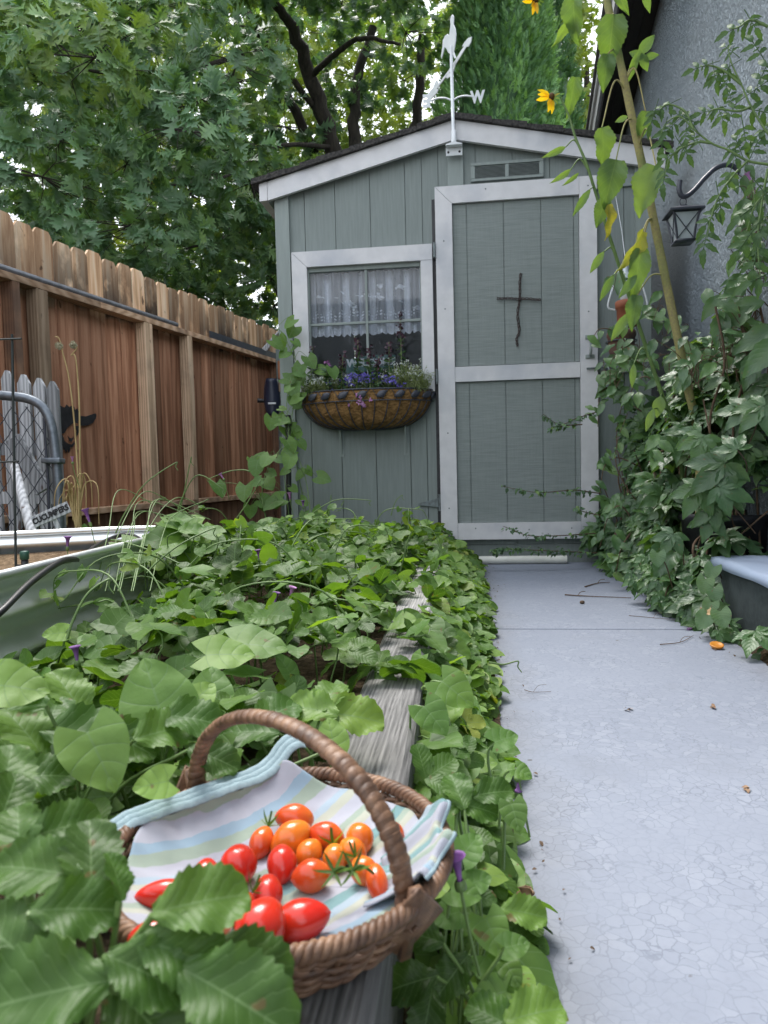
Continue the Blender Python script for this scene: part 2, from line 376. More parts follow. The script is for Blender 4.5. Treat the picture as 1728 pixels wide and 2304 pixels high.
m_dark = M('dark_interior', (.03, .03, .032), rough=.9)
m_roof = M('asphalt_shingle', (.02, .02, .021), (.07, .065, .06), .95, ns=90, bump=.8, dist=.01)
m_black = M('black_metal', (.012, .012, .015), (.03, .03, .034), .45, ns=20, bump=.1)
m_iron = M('dark_painted_iron', (.03, .035, .05), (.05, .055, .075), .4, ns=30, bump=.1)
m_pipe = M('weathered_steel_pipe', (.24, .25, .28), (.16, .17, .19), .45, .5, ns=25, bump=.15)
m_galv = M('galvanised_tube', (.2, .225, .255), (.13, .15, .175), .42, .6, ns=30, bump=.1)
m_wmetal = M('white_enamel', (.72, .75, .77), (.62, .66, .68), .4, ns=15, bump=.05)
m_rust = M('grey_hinge_metal', (.2, .24, .25), (.13, .15, .15), .5, .2, ns=60, bump=.2)
def mk_corr():
    s = NT('corrugated_steel'); n = s.noise(s.coord((6, 6, 6)), 3, 3); r = s.ramp(n, [(.3, .38), (.7, .46)])
    return s.done(s.bsdf(s.ramp(n, [(.3, (.80, .83, .84)), (.7, (.86, .89, .90))]), r, .95, s.bump(n, .05, .002)))
m_corr = mk_corr()
def mk_wood(name, cols, stretch=(14, 14, 1.0), rings=.35, rough=.75, black=.0, zsplit=None, low=None, bump=.4, dist=.6):
    s = NT(name); v = s.coord(stretch, rndoff=True); f = s.noise(v, 3.2, 8, .65, dist)
    wv = s.n('ShaderNodeTexWave', wave_type='BANDS'); wv.inputs['Scale'].default_value = 1.2; wv.inputs['Distortion'].default_value = 9; wv.inputs['Detail'].default_value = 4; wv.inputs['Detail Scale'].default_value = .7
    s.l(v, wv.inputs['Vector']); h = s.math('ADD', s.math('MULTIPLY', f, .7), s.math('MULTIPLY', wv.outputs['Fac'], rings))
    oi = s.n('ShaderNodeAttribute'); oi.attribute_name = 'rnd'
    col = s.ramp(h, [(.2, cols[0]), (.5, cols[1]), (.85, cols[2])])
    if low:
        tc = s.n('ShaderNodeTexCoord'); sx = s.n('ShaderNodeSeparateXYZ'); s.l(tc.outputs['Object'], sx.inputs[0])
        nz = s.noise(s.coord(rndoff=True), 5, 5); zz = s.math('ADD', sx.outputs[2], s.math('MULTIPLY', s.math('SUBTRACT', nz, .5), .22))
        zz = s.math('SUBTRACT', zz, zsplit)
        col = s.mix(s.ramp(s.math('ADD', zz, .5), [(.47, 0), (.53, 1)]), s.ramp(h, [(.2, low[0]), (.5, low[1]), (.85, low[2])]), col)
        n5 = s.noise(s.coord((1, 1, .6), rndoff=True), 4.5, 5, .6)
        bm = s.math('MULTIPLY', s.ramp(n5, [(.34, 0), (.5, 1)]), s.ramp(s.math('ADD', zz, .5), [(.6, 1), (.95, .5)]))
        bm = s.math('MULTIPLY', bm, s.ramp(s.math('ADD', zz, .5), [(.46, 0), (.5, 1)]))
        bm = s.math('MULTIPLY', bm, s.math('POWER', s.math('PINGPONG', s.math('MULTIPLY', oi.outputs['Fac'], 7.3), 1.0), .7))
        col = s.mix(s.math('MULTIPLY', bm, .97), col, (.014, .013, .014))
    if black:
        n4 = s.noise(s.coord(rndoff=True), 3.5, 5); col = s.mix(s.math('MULTIPLY', s.ramp(n4, [(.48, 0), (.64, 1)]), black), col, (.05, .045, .045))
    kn = s.noise(s.coord((1, 1, .55), rndoff=True), 17, 2); col = s.mix(s.ramp(kn, [(.70, 0), (.745, .8)]), col, (.07, .035, .02)); br = s.ramp(oi.outputs['Fac'], [(0, .5), (.5, .95), (1, 1.4)]); col = s.mix(1.0, col, br, 'MULTIPLY')
    return s.done(s.bsdf(col, rough, 0, s.bump(h, bump, .003), .25))
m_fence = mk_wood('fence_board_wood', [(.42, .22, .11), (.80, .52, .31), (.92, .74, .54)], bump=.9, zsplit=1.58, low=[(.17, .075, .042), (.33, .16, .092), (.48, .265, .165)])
m_post = mk_wood('fence_post_wood', [(.24, .16, .10), (.46, .33, .22), (.60, .46, .33)], black=.3)
m_postdark = mk_wood('fence_post_dark', [(.14, .075, .045), (.27, .15, .09), (.38, .23, .15)], black=.5)
m_rail = mk_wood('fence_rail_wood', [(.24, .15, .09), (.46, .30, .19), (.60, .44, .31)], stretch=(14, 1, 14), black=.4)
m_grey = mk_wood('weathered_grey_wood', [(.17, .175, .185), (.36, .37, .39), (.56, .57, .59)], bump=.6)
m_timber = mk_wood('landscape_timber_wood', [(.08, .08, .08), (.42, .41, .40), (.72, .70, .68)], stretch=(44, 2.6, 44), bump=1.0, rings=.12, dist=1.2)

# ================================================================== setting
g = G(); n = 60; xs = np.linspace(-60, 60, 2)
g.add([(-150, -60, -.02), (150, -60, -.02), (150, 200, -.02), (-150, 200, -.02)], [(0, 1, 2, 3)])
build('ground', g, m_soil, kind='structure')
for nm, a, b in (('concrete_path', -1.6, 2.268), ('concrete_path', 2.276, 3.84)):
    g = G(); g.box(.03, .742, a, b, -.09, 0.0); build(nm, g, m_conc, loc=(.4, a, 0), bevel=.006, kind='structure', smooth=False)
# garden soil, left of the timber: one undulating sheet
X, Y = np.meshgrid(np.linspace(-3.0, -.1, 60), np.linspace(-.6, 3.83, 90))
Z = .125+.012*vnoise(np.stack([X, Y], -1), 6, 3)
g = G(); g.grid(np.stack([X, Y, Z], -1)); build('garden_soil', g, m_soil, kind='structure')
X, Y = np.meshgrid(np.linspace(-.13, .05, 6), np.linspace(-.6, 3.83, 80)); Z = .012+.008*vnoise(np.stack([X, Y], -1), 9, 4)
g = G(); g.grid(np.stack([X, Y, Z], -1)); build('soil_strip', g, m_soil, kind='structure')
X, Y = np.meshgrid(np.linspace(.72, 1.5, 20), np.linspace(.2, 3.84, 60)); Z = .012+.03*np.clip((X-.74)*3, 0, 1)+.01*vnoise(np.stack([X, Y], -1), 9, 5)-.03*(X < .74)
g = G(); g.grid(np.stack([X, Y, Z], -1)); build('side_bed_soil', g, m_soil, kind='structure')

# landscape timbers (two lengths butted)
def tx(y): return -.055-.024*y
for y0, y1, lab in ((-.5, 1.62, 'grey weathered landscape timber under the wicker basket'), (1.625, 3.80, 'grey weathered landscape timber running up to the shed, mostly under leaves')):
    g = G(); N = 60; prof = []
    for i in range(N+1):
        y = y0+(y1-y0)*i/N; x1 = tx(y); x0 = x1-.092; b = .008
        prof.append([(x0, y, 0.0), (x0, y, .19-b), (x0+b, y, .19), (x1-b, y, .19), (x1, y, .19-b), (x1, y, .0)])
    A = np.array(prof); m = 6
    F = [(i*m+j, i*m+(j+1) % m, (i+1)*m+(j+1) % m, (i+1)*m+j) for i in range(N) for j in range(m)]
    g.add(A.reshape(-1, 3), F); g.add(A[0], [(0, 1, 4, 5), (1, 2, 3, 4)]); g.add(A[-1], [(5, 4, 1, 0), (4, 3, 2, 1)])
    build('landscape_timber', g, m_timber, loc=(-.1, y0, 0), label=lab, cat='timber', group='timbers edging the strawberry bed', smooth=False)

# ================================================================== shed
SX0, SX1, SY, SYB, CX = -1.026, .928, 3.85, 6.3, -.055
EL, ER, AP = 2.075, 2.10, 2.325
def roofz(x):   # top of roof line at front
    return AP+(EL-AP)*(CX-x)/(CX+1.10) if x < CX else AP+(ER-AP)*(x-CX)/(.99-CX)
shed = thing('garden_shed', (CX, SY, 0), 'grey-green garden shed with lavender-white trim and a low gable roof', 'shed')
# front siding in grooved boards, with the window opening left free
brk = sorted([-.98, -.868, -.70, -.51, -.322, -.232, -.145, .05, .24, .43, .62, .80, SX1-.005])
g = G()
WO = (-.868, -.232, 1.0, 1.615)
for a, b in zip(brk[:-1], brk[1:]):
    gp = .0016
    a2, b2 = a+gp, b-gp
    if a >= WO[0]-1e-6 and b <= WO[1]+1e-6:
        g.box(a2, b2, SY, SY+.012, .1, WO[2]); 
        g.prism([(a2, WO[3]), (b2, WO[3]), (b2, roofz(b2)-.03), (a2, roofz(a2)-.03)], SY, SY+.012)
    else: g.prism([(a2, .1), (b2, .1), (b2, roofz(b2)-.03), (a2, roofz(a2)-.03)], SY, SY+.012)
build('front_siding', g, m_side, shed, smooth=False, bevel=.002)
g = G()   # backing behind grooves
g.prism([(SX0+.01, .1), (WO[0], .1), (WO[0], roofz(WO[0])-.03), (SX0+.01, roofz(SX0)-.03)], SY+.0125, SY+.03)
g.prism([(WO[1], .1), (SX1-.01, .1), (SX1-.01, roofz(SX1)-.03), (CX, AP-.03), (WO[1], roofz(WO[1])-.03)], SY+.0125, SY+.03)
g.box(WO[0]+.0005, WO[1]-.0005, SY+.0125, SY+.03, .1, WO[2]); g.prism([(WO[0], WO[3]), (WO[1], WO[3]), (WO[1], roofz(WO[1])-.03), (WO[0], roofz(WO[0])-.03)], SY+.0125, SY+.0295)
build('wall_backing', g, m_side, shed, smooth=False)
g = G(); g.box(SX0+.004, SX0+.02, SY+.031, SYB, .1, EL-.05); build('side_wall', g, m_side, shed, smooth=False)
g = G(); g.box(SX1-.02, SX1-.004, SY+.031, SYB, .1, ER-.03); build('side_wall', g, m_side, shed, smooth=False)
g = G(); g.prism([(SX0+.03, .1), (SX1-.03, .1), (SX1-.03, ER-.04), (CX, AP-.05), (SX0+.03, EL-.06)], SYB-.02, SYB); build('back_wall', g, m_dark, shed, smooth=False)
g = G(); g.box(SX0+.03, SX1-.03, SY+.04, SYB-.03, .08, .1); build('floor', g, m_dark, shed, smooth=False)
g = G(); g.box(SX0, SX1, SY+.005, SY+.06, -.02, .098); g.box(SX0, SX0+.05, SY+.061, SYB, -.02, .098); build('base_skid', g, m_side, shed, smooth=False, bevel=.003)
for x0, x1 in ((SX0-.002, SX0+.075), (SX1-.075, SX1+.002)):
    g = G(); g.prism([(x0, .1), (x1, .1), (x1, roofz(x1)-.06), (x0, roofz(x0)-.06)], SY-.018, SY-.0005); build('corner_board', g, m_trimg, shed, smooth=False, bevel=.003)
g = G(); g.box(-.094, -.012, SY-.018, SY-.0005, 1.98, AP-.06); build('gable_post', g, m_trimg, shed, smooth=False, bevel=.003)
for z0, z1, x1 in ((1.925, 1.985, SX1-.08), (.985, 1.055, SX1-.08)):
    g = G(); g.box(.662, x1, SY-.015, SY-.0005, z0, z1); build('cross_trim', g, m_trimg, shed, smooth=False, bevel=.003)
# fascia
for xa, xb in ((-1.055, CX-.001), (CX+.001, .945)):
    za, zb = roofz(xa)-.018, roofz(xb)-.018; h = .098
    g = G(); g.prism([(xa, za-h), (xb, zb-h), (xb, zb), (xa, za)], SY-.05, SY-.028); build('fascia_board', g, m_white, shed, smooth=False, bevel=.003)
for xa, xb in ((-1.10, -1.057), (.947, .99)):
    za, zb = roofz(xa)-.018, roofz(xb)-.018
    g = G(); g.prism([(xa, za-.09), (xb, zb-.098), (xb, zb), (xa, za)], SY-.052, SYB+.04); build('eave_board', g, m_white, shed, smooth=False, bevel=.003)
g = G(); g.prism([(-1.056, 1.965), (SX0-.003, 1.985), (SX0-.003, 2.0), (-1.056, 1.98)], SY-.027, SYB); build('eave_soffit', g, m_side, shed, smooth=False)
# roof with ragged shingle edge
for side in (0, 1):
    g = G()
    for c in range(9):
        for i in range(12):
            f0, f1 = i/12, (i+1)/12
            xe = -1.125 if side == 0 else 1.012
            xa = CX+(xe-CX)*f0; xb = CX+(xe-CX)*(f1+.012)
            y0 = SY-.068+(0 if c else rs.uniform(-.01, .004))+c*.3; y1 = y0+.3
            za, zb = roofz(xa), roofz(xb); t = .014+rs.uniform(0, .006)
            pol = [(xa, za-.016), (xb, zb-.016), (xb, zb+t-.004), (xa, za+t-.009)]
            if side: pol = pol[::-1]
            g.prism(pol, y0, y1)
    build('roof', g, m_roof, shed, smooth=False)
# gable vent
v = G(); v.box(.026, .399, SY-.014, SY-.0005, 2.003, 2.017); v.box(.026, .399, SY-.014, SY-.0005, 2.082, 2.098); v.box(.026, .048, SY-.014, SY-.0005, 2.0175, 2.0815)
v.box(.377, .399, SY-.014, SY-.0005, 2.0175, 2.0815); v.box(.203, .222, SY-.014, SY-.0005, 2.0175, 2.0815)
vent = build('gable_vent', v, m_trimg, shed, smooth=False, bevel=.002)
for xa, xb in ((.0485, .2025), (.2225, .3765)):
    g = G(); g.box(xa, xb, SY-.002, SY-.0006, 2.018, 2.081, 1)
    for k in range(10): g.obox(((xa+xb)/2, SY-.007, 2.022+k*.0062), ((xb-xa)/2, 0, 0), (0, .0045, .002), (0, 0, .0009))
    build('louvre', g, [m_trimg, m_black], vent, smooth=False)
# door
door = build('door', G().box(-.075, .572, SY-.020, SY-.008, .21, 1.895), m_door, shed, smooth=False)
g = G()
for z0, z1 in ((.218, .965), (1.05, 1.888)):
    for a, b in zip([-.0745, .0, .19, .38, .545], [-.0, .19, .38, .545, .572]): g.box(a+.002, b-.002, SY-.026, SY-.0201, z0, z1)
build('door_skin', g, m_door, door, smooth=False, bevel=.0015)
def mitre(x0, x1, z0, z1, w, y0, y1, which):
    P_ = {'l': [(x0, z0), (x0+w, z0), (x0+w, z1-w-.001), (x0, z1-.0015)], 't': [(x0+.001, z1), (x0+w+.001, z1-w), (x1, z1-w), (x1, z1)]}
    return P_[which]
DX0, DX1, DZ0, DZ1 = -.163, .658, .13, 1.978
ys = (SY-.045, SY-.0265)
for nm, pol in (('stile', [(DX0, DZ0), (DX0+.088, DZ0), (DX0+.088, DZ1-.089), (DX0, DZ1-.0015)]),
                ('top_rail', [(DX0+.001, DZ1), (DX0+.089, DZ1-.088), (DX1-.088, DZ1-.088), (DX1-.088, DZ1)]),
                ('stile', [(DX1-.0865, DZ0), (DX1, DZ0), (DX1, DZ1), (DX1-.0865, DZ1)]),
                ('bottom_rail', [(DX0+.0895, DZ0), (DX1-.088, DZ0), (DX1-.088, DZ0+.088), (DX0+.0895, DZ0+.088)]),
                ('middle_rail', [(DX0+.0895, .968), (DX1-.088, .968), (DX1-.088, 1.046), (DX0+.0895, 1.046)])):
    build(nm, G().prism(pol, ys[0]+(0.002 if 'middle' in nm else 0), SY-.0265), m_white, door, smooth=False, bevel=.0025)
g = G(); g.tube(spline([(.618, SY-.047, 1.165), (.618, SY-.075, 1.155), (.619, SY-.08, 1.12), (.618, SY-.075, 1.085), (.618, SY-.047, 1.075)], 20), [.007]*20, 8)
g.box(.596, .642, SY-.050, SY-.0455, 1.158, 1.18); g.box(.596, .642, SY-.050, SY-.0455, 1.06, 1.08)
build('handle', g, m_trimg, door, bevel=.001)
g = G(); g.tube([(.60, SY-.055, 1.008), (.72, SY-.05, 1.014)], .005, 8); g.box(.655, .668, SY-.058, SY-.046, .995, 1.03); g.box(.70, .716, SY-.056, SY-.0, .995, 1.035); g.tube(spline([(.70, SY-.06, 1.012), (.705, SY-.085, 1.0), (.71, SY-.085, .975), (.705, SY-.06, .965)], 10), .005, 6)
build('latch', g, m_rust, door)
for zc in (1.655, 1.0): build('hinge', G().box(-.176, -.1635, SY-.050, SY-.022, zc-.037, zc+.037).tube([(-.170, SY-.052, zc-.038), (-.170, SY-.052, zc+.038)], .006, 8), m_rust, door, bevel=.001)
g = G(); g.prism([(-.178, .305), (-.285, .318), (-.285, .326), (-.178, .355)], SY-.012, SY-.0015); g.tube([(-.170, SY-.02, .285), (-.170, SY-.02, .375)], .007, 8); build('strap_hinge', g, m_rust, door, bevel=.001)
build('hinge_gap_strip', G().box(-.182, -.1645, SY-.004, SY-.0008, .14, 1.93), m_black, door, smooth=False)
# screws, as one small part each kind
for x, z in [(.615, 1.93), (.1, 1.95), (.614, 1.3), (.612, .8), (.615, .35), (-.12, 1.7), (-.12, 1.35), (-.118, .7), (-.119, .3), (.3, .18), (.02, .19), (.52, .185)]:
    g = G(); g.lathe([(.0, -.0012), (.0035, -.0008), (.004, 0)], (x, SY-.0455, z), 8, ax=[[1, 0, 0], [0, 0, 1], [0, 1, 0]]); build('nail_head', g, m_rust, door)
# window
m_glass = NT('window_glass')
def mk_glass(name='window_glass', tint=(.93, .95, .97), dirt=.03):
    s = NT(name); tr = s.n('ShaderNodeBsdfTransparent'); tr.inputs[0].default_value = (*tint, 1); gl = s.n('ShaderNodeBsdfGlossy'); gl.inputs['Roughness'].default_value = .03
    fr = s.n('ShaderNodeFresnel'); fr.inputs[0].default_value = 1.42; mx = s.n('ShaderNodeMixShader'); s.l(s.math('ADD', fr.outputs[0], .0), mx.inputs[0]); s.l(tr.outputs[0], mx.inputs[1]); s.l(gl.outputs[0], mx.inputs[2])
    d = s.n('ShaderNodeBsdfDiffuse'); d.inputs[0].default_value = (.45, .48, .5, 1); n = s.noise(s.coord((1, 1, .5)), 14, 8, .75); n2 = s.noise(s.coord(), 110, 2)
    f = s.math('ADD', s.ramp(n, [(.45, 0.0), (.8, dirt*2.5)]), s.ramp(n2, [(.68, 0), (.74, .35)])); m2 = s.n('ShaderNodeMixShader'); s.l(s.math('ADD', f, dirt*.35), m2.inputs[0]); s.l(mx.outputs[0], m2.inputs[1]); s.l(d.outputs[0], m2.inputs[2])
    return s.done(m2.outputs[0])
m_glass = mk_glass()
wx0, wx1, wz0, wz1 = -.940, -.183, .925, 1.694
win = build('window', G().box(-.866, -.850, SY-.012, SY+.02, 1.002, 1.613).box(-.252, -.234, SY-.012, SY+.02, 1.002, 1.613).box(-.8495, -.2525, SY-.012, SY+.02, 1.588, 1.613).box(-.8495, -.2525, SY-.012, SY+.02, 1.002, 1.022), m_trimg, shed, smooth=False, bevel=.0015)
build('muntin', G().box(-.548, -.535, SY-.008, SY+.016, 1.0225, 1.5875), m_trimg, win, smooth=False, bevel=.002)
for a, b in ((-.8494, -.5485), (-.5345, -.2526)): build('muntin', G().box(a, b, SY-.007, SY+.015, 1.302, 1.316), m_trimg, win, smooth=False, bevel=.002)
for a, b in ((-.8494, -.5484), (-.5346, -.2526)):
    for c, d in ((1.0226, 1.3016), (1.3165, 1.5874)): build('pane', G().box(a, b, SY+.002, SY+.005, c, d), m_glass, win, smooth=False)
for pol, y in (([(wx0, wz0), (wx0+.082, wz0), (wx0+.082, wz1-.083), (wx0, wz1-.0015)], 0), ([(wx0+.001, wz1), (wx0+.083, wz1-.082), (wx1, wz1-.082), (wx1, wz1)], 0),
            ([(wx1-.062, wz0), (wx1, wz0), (wx1, wz1-.0835), (wx1-.062, wz1-.0835)], .001), ([(wx0+.083, wz0), (wx1-.063, wz0), (wx1-.063, 1.006), (wx0+.083, 1.006)], .002)):
    build('trim_board', G().prism(pol, SY-.034+y, SY-.0125), m_white, win, smooth=False, bevel=.0025)

# lace curtain behind the glass
def mk_lace():
    s = NT('lace'); uv = s.n('ShaderNodeTexCoord'); sx = s.n('ShaderNodeSeparateXYZ'); s.l(uv.outputs['UV'], sx.inputs[0]); u, v = sx.outputs[0], sx.outputs[1]
    fine = s.math('MULTIPLY', s.math('SINE', s.math('MULTIPLY', u, 900.0)), s.math('SINE', s.math('MULTIPLY', v, 500.0)))
    zig = s.math('PINGPONG', s.math('MULTIPLY', u, 9.0), .5); line = s.math('SUBTRACT', v, s.math('MULTIPLY', zig, .22)) 
    du = s.math('SINE', s.math('MULTIPLY', s.math('ADD', s.math('MULTIPLY', u, 1.9), v), 62.0)); dv = s.math('SINE', s.math('MULTIPLY', s.math('SUBTRACT', s.math('MULTIPLY', u, 1.9), v), 62.0))
    dia = s.ramp(s.math('MULTIPLY', du, dv), [(.25, 0), (.45, 1)])
    band = s.ramp(line, [(.2, 0), (.215, 1), (.30, 1), (.315, 0)])
    hem = s.ramp(v, [(.10, 1), (.17, .0)])
    fl = s.noise(s.coord((1, 1, 1), 'UV'), 9, 3); fl = s.math('MULTIPLY', s.ramp(fl, [(.6, 0), (.63, 1)]), s.ramp(v, [(.35, 0), (.4, 1), (.75, 1), (.8, 0)]))
    a = s.math('ADD', s.math('MULTIPLY', dia, band), s.math('MULTIPLY', hem, s.math('ADD', s.math('MULTIPLY', dia, .4), .45)))
    a = s.math('ADD', a, s.math('MULTIPLY', fl, .5)); a = s.math('ADD', a, s.ramp(s.math('SINE', s.math('ADD', s.math('MULTIPLY', u, 47.0), s.math('SINE', s.math('MULTIPLY', u, 13.0)))), [(.0, .38), (.9, .78)])); a = s.math('MINIMUM', a, .97)
    d = s.n('ShaderNodeBsdfDiffuse'); d.inputs[0].default_value = (.92, .94, 1.0, 1); t = s.n('ShaderNodeBsdfTransparent')
    mx = s.n('ShaderNodeMixShader'); s.l(a, mx.inputs[0]); s.l(t.outputs[0], mx.inputs[1]); s.l(d.outputs[0], mx.inputs[2]); return s.done(mx.outputs[0])
nx = 260; nz = 24; A = np.zeros((nz, nx, 3))
for i in range(nz):
    for j in range(nx):
        u = j/(nx-1); x = -.858+u*.62; fv = i/(nz-1)
        scal = .012*abs(math.sin(u*math.pi*19))
        A[i, j] = (x+.004*math.sin(u*80), SY+.045+.016*math.sin(u*47+.6*math.sin(u*13)+.3*fv)+.009*math.sin(u*131+1), 1.262-scal*(1-fv)+(1.592-1.262)*fv)
g = G(); g.grid(A); build('lace_curtain', g, mk_lace(), loc=(-.55, SY+.04, 1.26), label='white lace valance with zigzag diamond hem behind the shed window', cat='curtain')
# welcome sign standing inside the window
m_teal = M('teal_sign_paint', (.03, .17, .15), (.02, .11, .10), .5, ns=20)
sg = thing('welcome_sign', (-.55, SY+.05, 1.03), 'small teal WELCOME sign behind the shed window glass', 'sign')
build('board', G().prism([(-.67, 1.045), (-.40, 1.06), (-.395, 1.135), (-.53, 1.14), (-.66, 1.118)], SY+.025, SY+.033), m_teal, sg, smooth=False, bevel=.002)
text('lettering', 'WELCOME', .055, m_wmetal, (-.53, SY+.0242, 1.098), (1, 0, 0), (0, 0, 1), sg)

# window basket
m_coir = M('coir_liner', (.30, .17, .06), (.14, .075, .025), .95, ns=45, bump=1.0, dist=.01, det=8, scale=(1, 1, 2))
wb = thing('window_basket', (-.553, SY, .75), 'half-round black wire basket with brown coconut-fibre liner under the shed window', 'planter')
bx, bw, bd, bt = -.553, .352, .19, .932
def bshell(a, t, off=0):   # a 0..pi , t 0 top..1 bottom
    r = math.cos(t*math.pi/2)**.55 if t < 1 else 0.0
    r = max(r, 0.0); e = .32+.68*r
    x = bx+(bw+off)*math.cos(a)*(abs(r)*.35+.65*r)*(1 if True else e)
    y = SY-.012-(bd+off)*math.sin(a)*r
    z = bt-.195*math.sin(t*math.pi/2)**1.0
    return (x, y, z-off*.5*t)
A = np.array([[bshell(math.pi*j/64, i/18) for j in range(65)] for i in range(19)])
A[:, :, :] += (.004*vnoise(A, 40, 5))[..., None]; A[:, :, 1] = np.minimum(A[:, :, 1], SY-.003)
g = G(); g.grid(A); build('liner', g, m_coir, wb, solid=.012)
g = G()
g.tube([bshell(math.pi*j/40, 0, .008) for j in range(41)], .004, 6); 
g.tube([bshell(math.pi*j/40, .19, .015) for j in range(41)], .003, 6); g.tube([(bx-bw-.008, SY-.01, bt), (bx+bw+.008, SY-.01, bt)], .004, 6)
for k in range(1, 16): g.tube([bshell(math.pi*k/16, t, .015) for t in np.linspace(0.19, .98, 14)], .003, 5)
for k in range(22): a0 = math.pi*(k+.2)/22; a1 = math.pi*(k+.9)/22; g.tube([bshell(a0, .19*(k % 2), .013), bshell(a1, .19*(1-k % 2), .013)], .002, 5)
build('wire_frame', g, m_iron, wb)
lf = leaf([(0, .02), (.2, .2), (.45, .27), (.7, .2), (1, .01)], nc=2, fold=.2, droop=.1)
for k in range(11):
    a = math.pi*(k+.6)/11.3; c = np.array(bshell(a, .09, .020)); out = nrm(np.array([math.cos(a)*.5, -math.sin(a)-.1, 0])); tg = nrm(np.cross(out, (0, 0, 1)))
    g = G(); d = tg*(1 if k % 2 else -1)+np.array([0, 0, .55-1.0*(k % 2)]); g.inst(lf, [basis(d, out)*.066], [c-d*.027], [.5]); build('metal_leaf', g, m_iron, wb, solid=.002)
for x in (-.70, -.345):
    g = G(); g.prism([(SY-.004, .60), (SY-.001, .60), (SY-.001, .80), (SY-.06, .80), (SY-.06, .775)], x-.005, x+.005, axis=0); g.box(x-.014, x+.014, SY-.004, SY-.0008, .59, .79); build('bracket', g, m_trimg, wb, smooth=False)

# ================================================================== plank fence on the left
FD = nrm(np.array([.1702, 1.0, 0])); FN = np.array([FD[1], -FD[0], 0])    # direction, normal towards garden
F0 = np.array([-2.52, 3.63, 0])
def fp(s, z, off=0): return F0+FD*s+FN*off+np.array([0, 0, z])
fence = thing('plank_fence', F0, 'brown cedar plank fence with dog-eared board tops receding on the left', 'fence')
s0 = -5.6; k = 0
while s0 < 5.2:
    wd = .145+rs.uniform(-.004, .006); h = 1.945+rs.uniform(-.018, .018)+(.02 if s0 < .3 else 0); c = .035
    lean = rs.uniform(-.006, .006); a, b = s0+.0012, s0+wd-.0012
    pol = [(a, .12), (b, .12), (b+lean, h-c), (b-c*.75+lean, h), (a+c*.75+lean, h), (a+lean, h-c)]
    g = G(); V = []; off = rs.uniform(-.004, .004)
    for d in (0, -.018):
        for (s_, z) in pol: V.append(fp(s_, z, d+off))
    n = 6; g.add(V, [(i, (i+1) % n, n+(i+1) % n, n+i) for i in range(n)]); g.add(V, [(0, 1, 2, 5), (2, 3, 4, 5), (n, n+5, n+2, n+1), (n+2, n+5, n+4, n+3)])
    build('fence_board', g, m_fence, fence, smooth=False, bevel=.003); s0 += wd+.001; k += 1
for a, b in ((-5.6, .72), (.722, 3.3), (3.302, 5.1)):
    g = G(); g.bar(fp(a, 1.60, .048), fp(b, 1.60, .048), .088, .038); build('top_rail', g, m_rail, fence, smooth=False, bevel=.003)
g = G(); g.bar(fp(-5.6, .30, .048), fp(5.1, .30, .048), .088, .038); build('bottom_rail', g, m_rail, fence, smooth=False, bevel=.003)
for s_, ww, mt in ((-1.0, .09, m_postdark), (.03, .05, m_postdark), (.22, .085, m_post), (1.22, .09, m_post), (1.75, .065, m_post), (3.35, .05, m_postdark)):
    g = G(); g.bar(fp(s_, -.02, .052), fp(s_, 1.58, .052), .08, ww, up=FD); build('fence_post', g, mt, fence, smooth=False, bevel=.004)
build('lower_board', G().bar(fp(-5.6, .16, .02), fp(5.1, .16, .02), .03, .22), m_postdark, fence, smooth=False)
# pipe and angle iron on the rail
g = G(); a, b = fp(-1.6, 1.638, .062), fp(1.60, 1.638, .072); g.tube(np.linspace(a, b, 14), .019, 12)
build('steel_pipe', g, m_pipe, loc=a, label='round grey steel pipe lying along the top rail of the plank fence', cat='pipe')
a, b = fp(2.15, 1.66, .03), fp(4.9, 1.66, .03)
g = G(); g.bar(a, b, .003, .075); g.bar(a+FN*.025-np.array([0, 0, .036]), b+FN*.025-np.array([0, 0, .036]), .05, .003)
build('angle_bar', g, m_iron, loc=a, smooth=False, label='dark L-shaped metal angle bar resting on the fence rail near the shed', cat='metal bar')
# square steel post with pegboard, mask, saw
m_gpost = M('green_grey_post', (.15, .19, .185), (.11, .14, .135), .5, .2, ns=20)
q = fp(3.30, 0, .12); g = G(); g.box(q[0]-.025, q[0]+.025, q[1]-.02, q[1]+.02, -.02, 1.71)
pp = thing('slotted_post', q, 'grey-green slotted steel post standing against the fence by the shed', 'post')
build('post', g, m_gpost, pp, smooth=False, bevel=.003)
g = G()
for k in range(40): g.box(q[0]+.0251, q[0]+.0262, q[1]-.014, q[1]-.004, .3+k*.035, .3+k*.035+.014)
build('slots', g, m_black, pp, smooth=False)
m_peg = NT('pegboard')
def mk_peg():
    s = m_peg; v = s.coord((1, 1, 1), 'UV'); b = s.n('ShaderNodeTexVoronoi'); b.inputs['Randomness'].default_value = 0; b.inputs['Scale'].default_value = 13; s.l(v, b.inputs['Vector'])
    col = s.ramp(b.outputs['Distance'], [(.2, (.02, .017, .014)), (.24, (.26, .22, .19))]); return s.done(s.bsdf(col, .8))
m_peg = mk_peg()
A = np.array([[fp(s_, z-(.05 if s_ > 3.6 else 0), .13) for s_ in np.linspace(3.42, 4.3, 8)] for z in np.linspace(1.12, 1.58, 6)])
g = G(); g.grid(A); build('pegboard', g, m_peg, loc=fp(3.42, 1.1, .13), solid=.006, smooth=False, label='brown perforated pegboard between the slotted post and shed corner', cat='pegboard')
c = P(613, 902, 6.3); mk = thing('work_mask', c, 'dark blue-black face mask hanging below the pegboard', 'mask')
A = np.array([[c+RT*(.075*math.sin(a)*(1-.35*t*t+.0*t))+np.array([0, 0, 1])*(.14-.33*(t*.5+.5) + .05)+(-FW)*(.06*math.cos(a)) for a in np.linspace(-1.3, 1.3, 12)] for t in np.linspace(-1, 1, 12)])
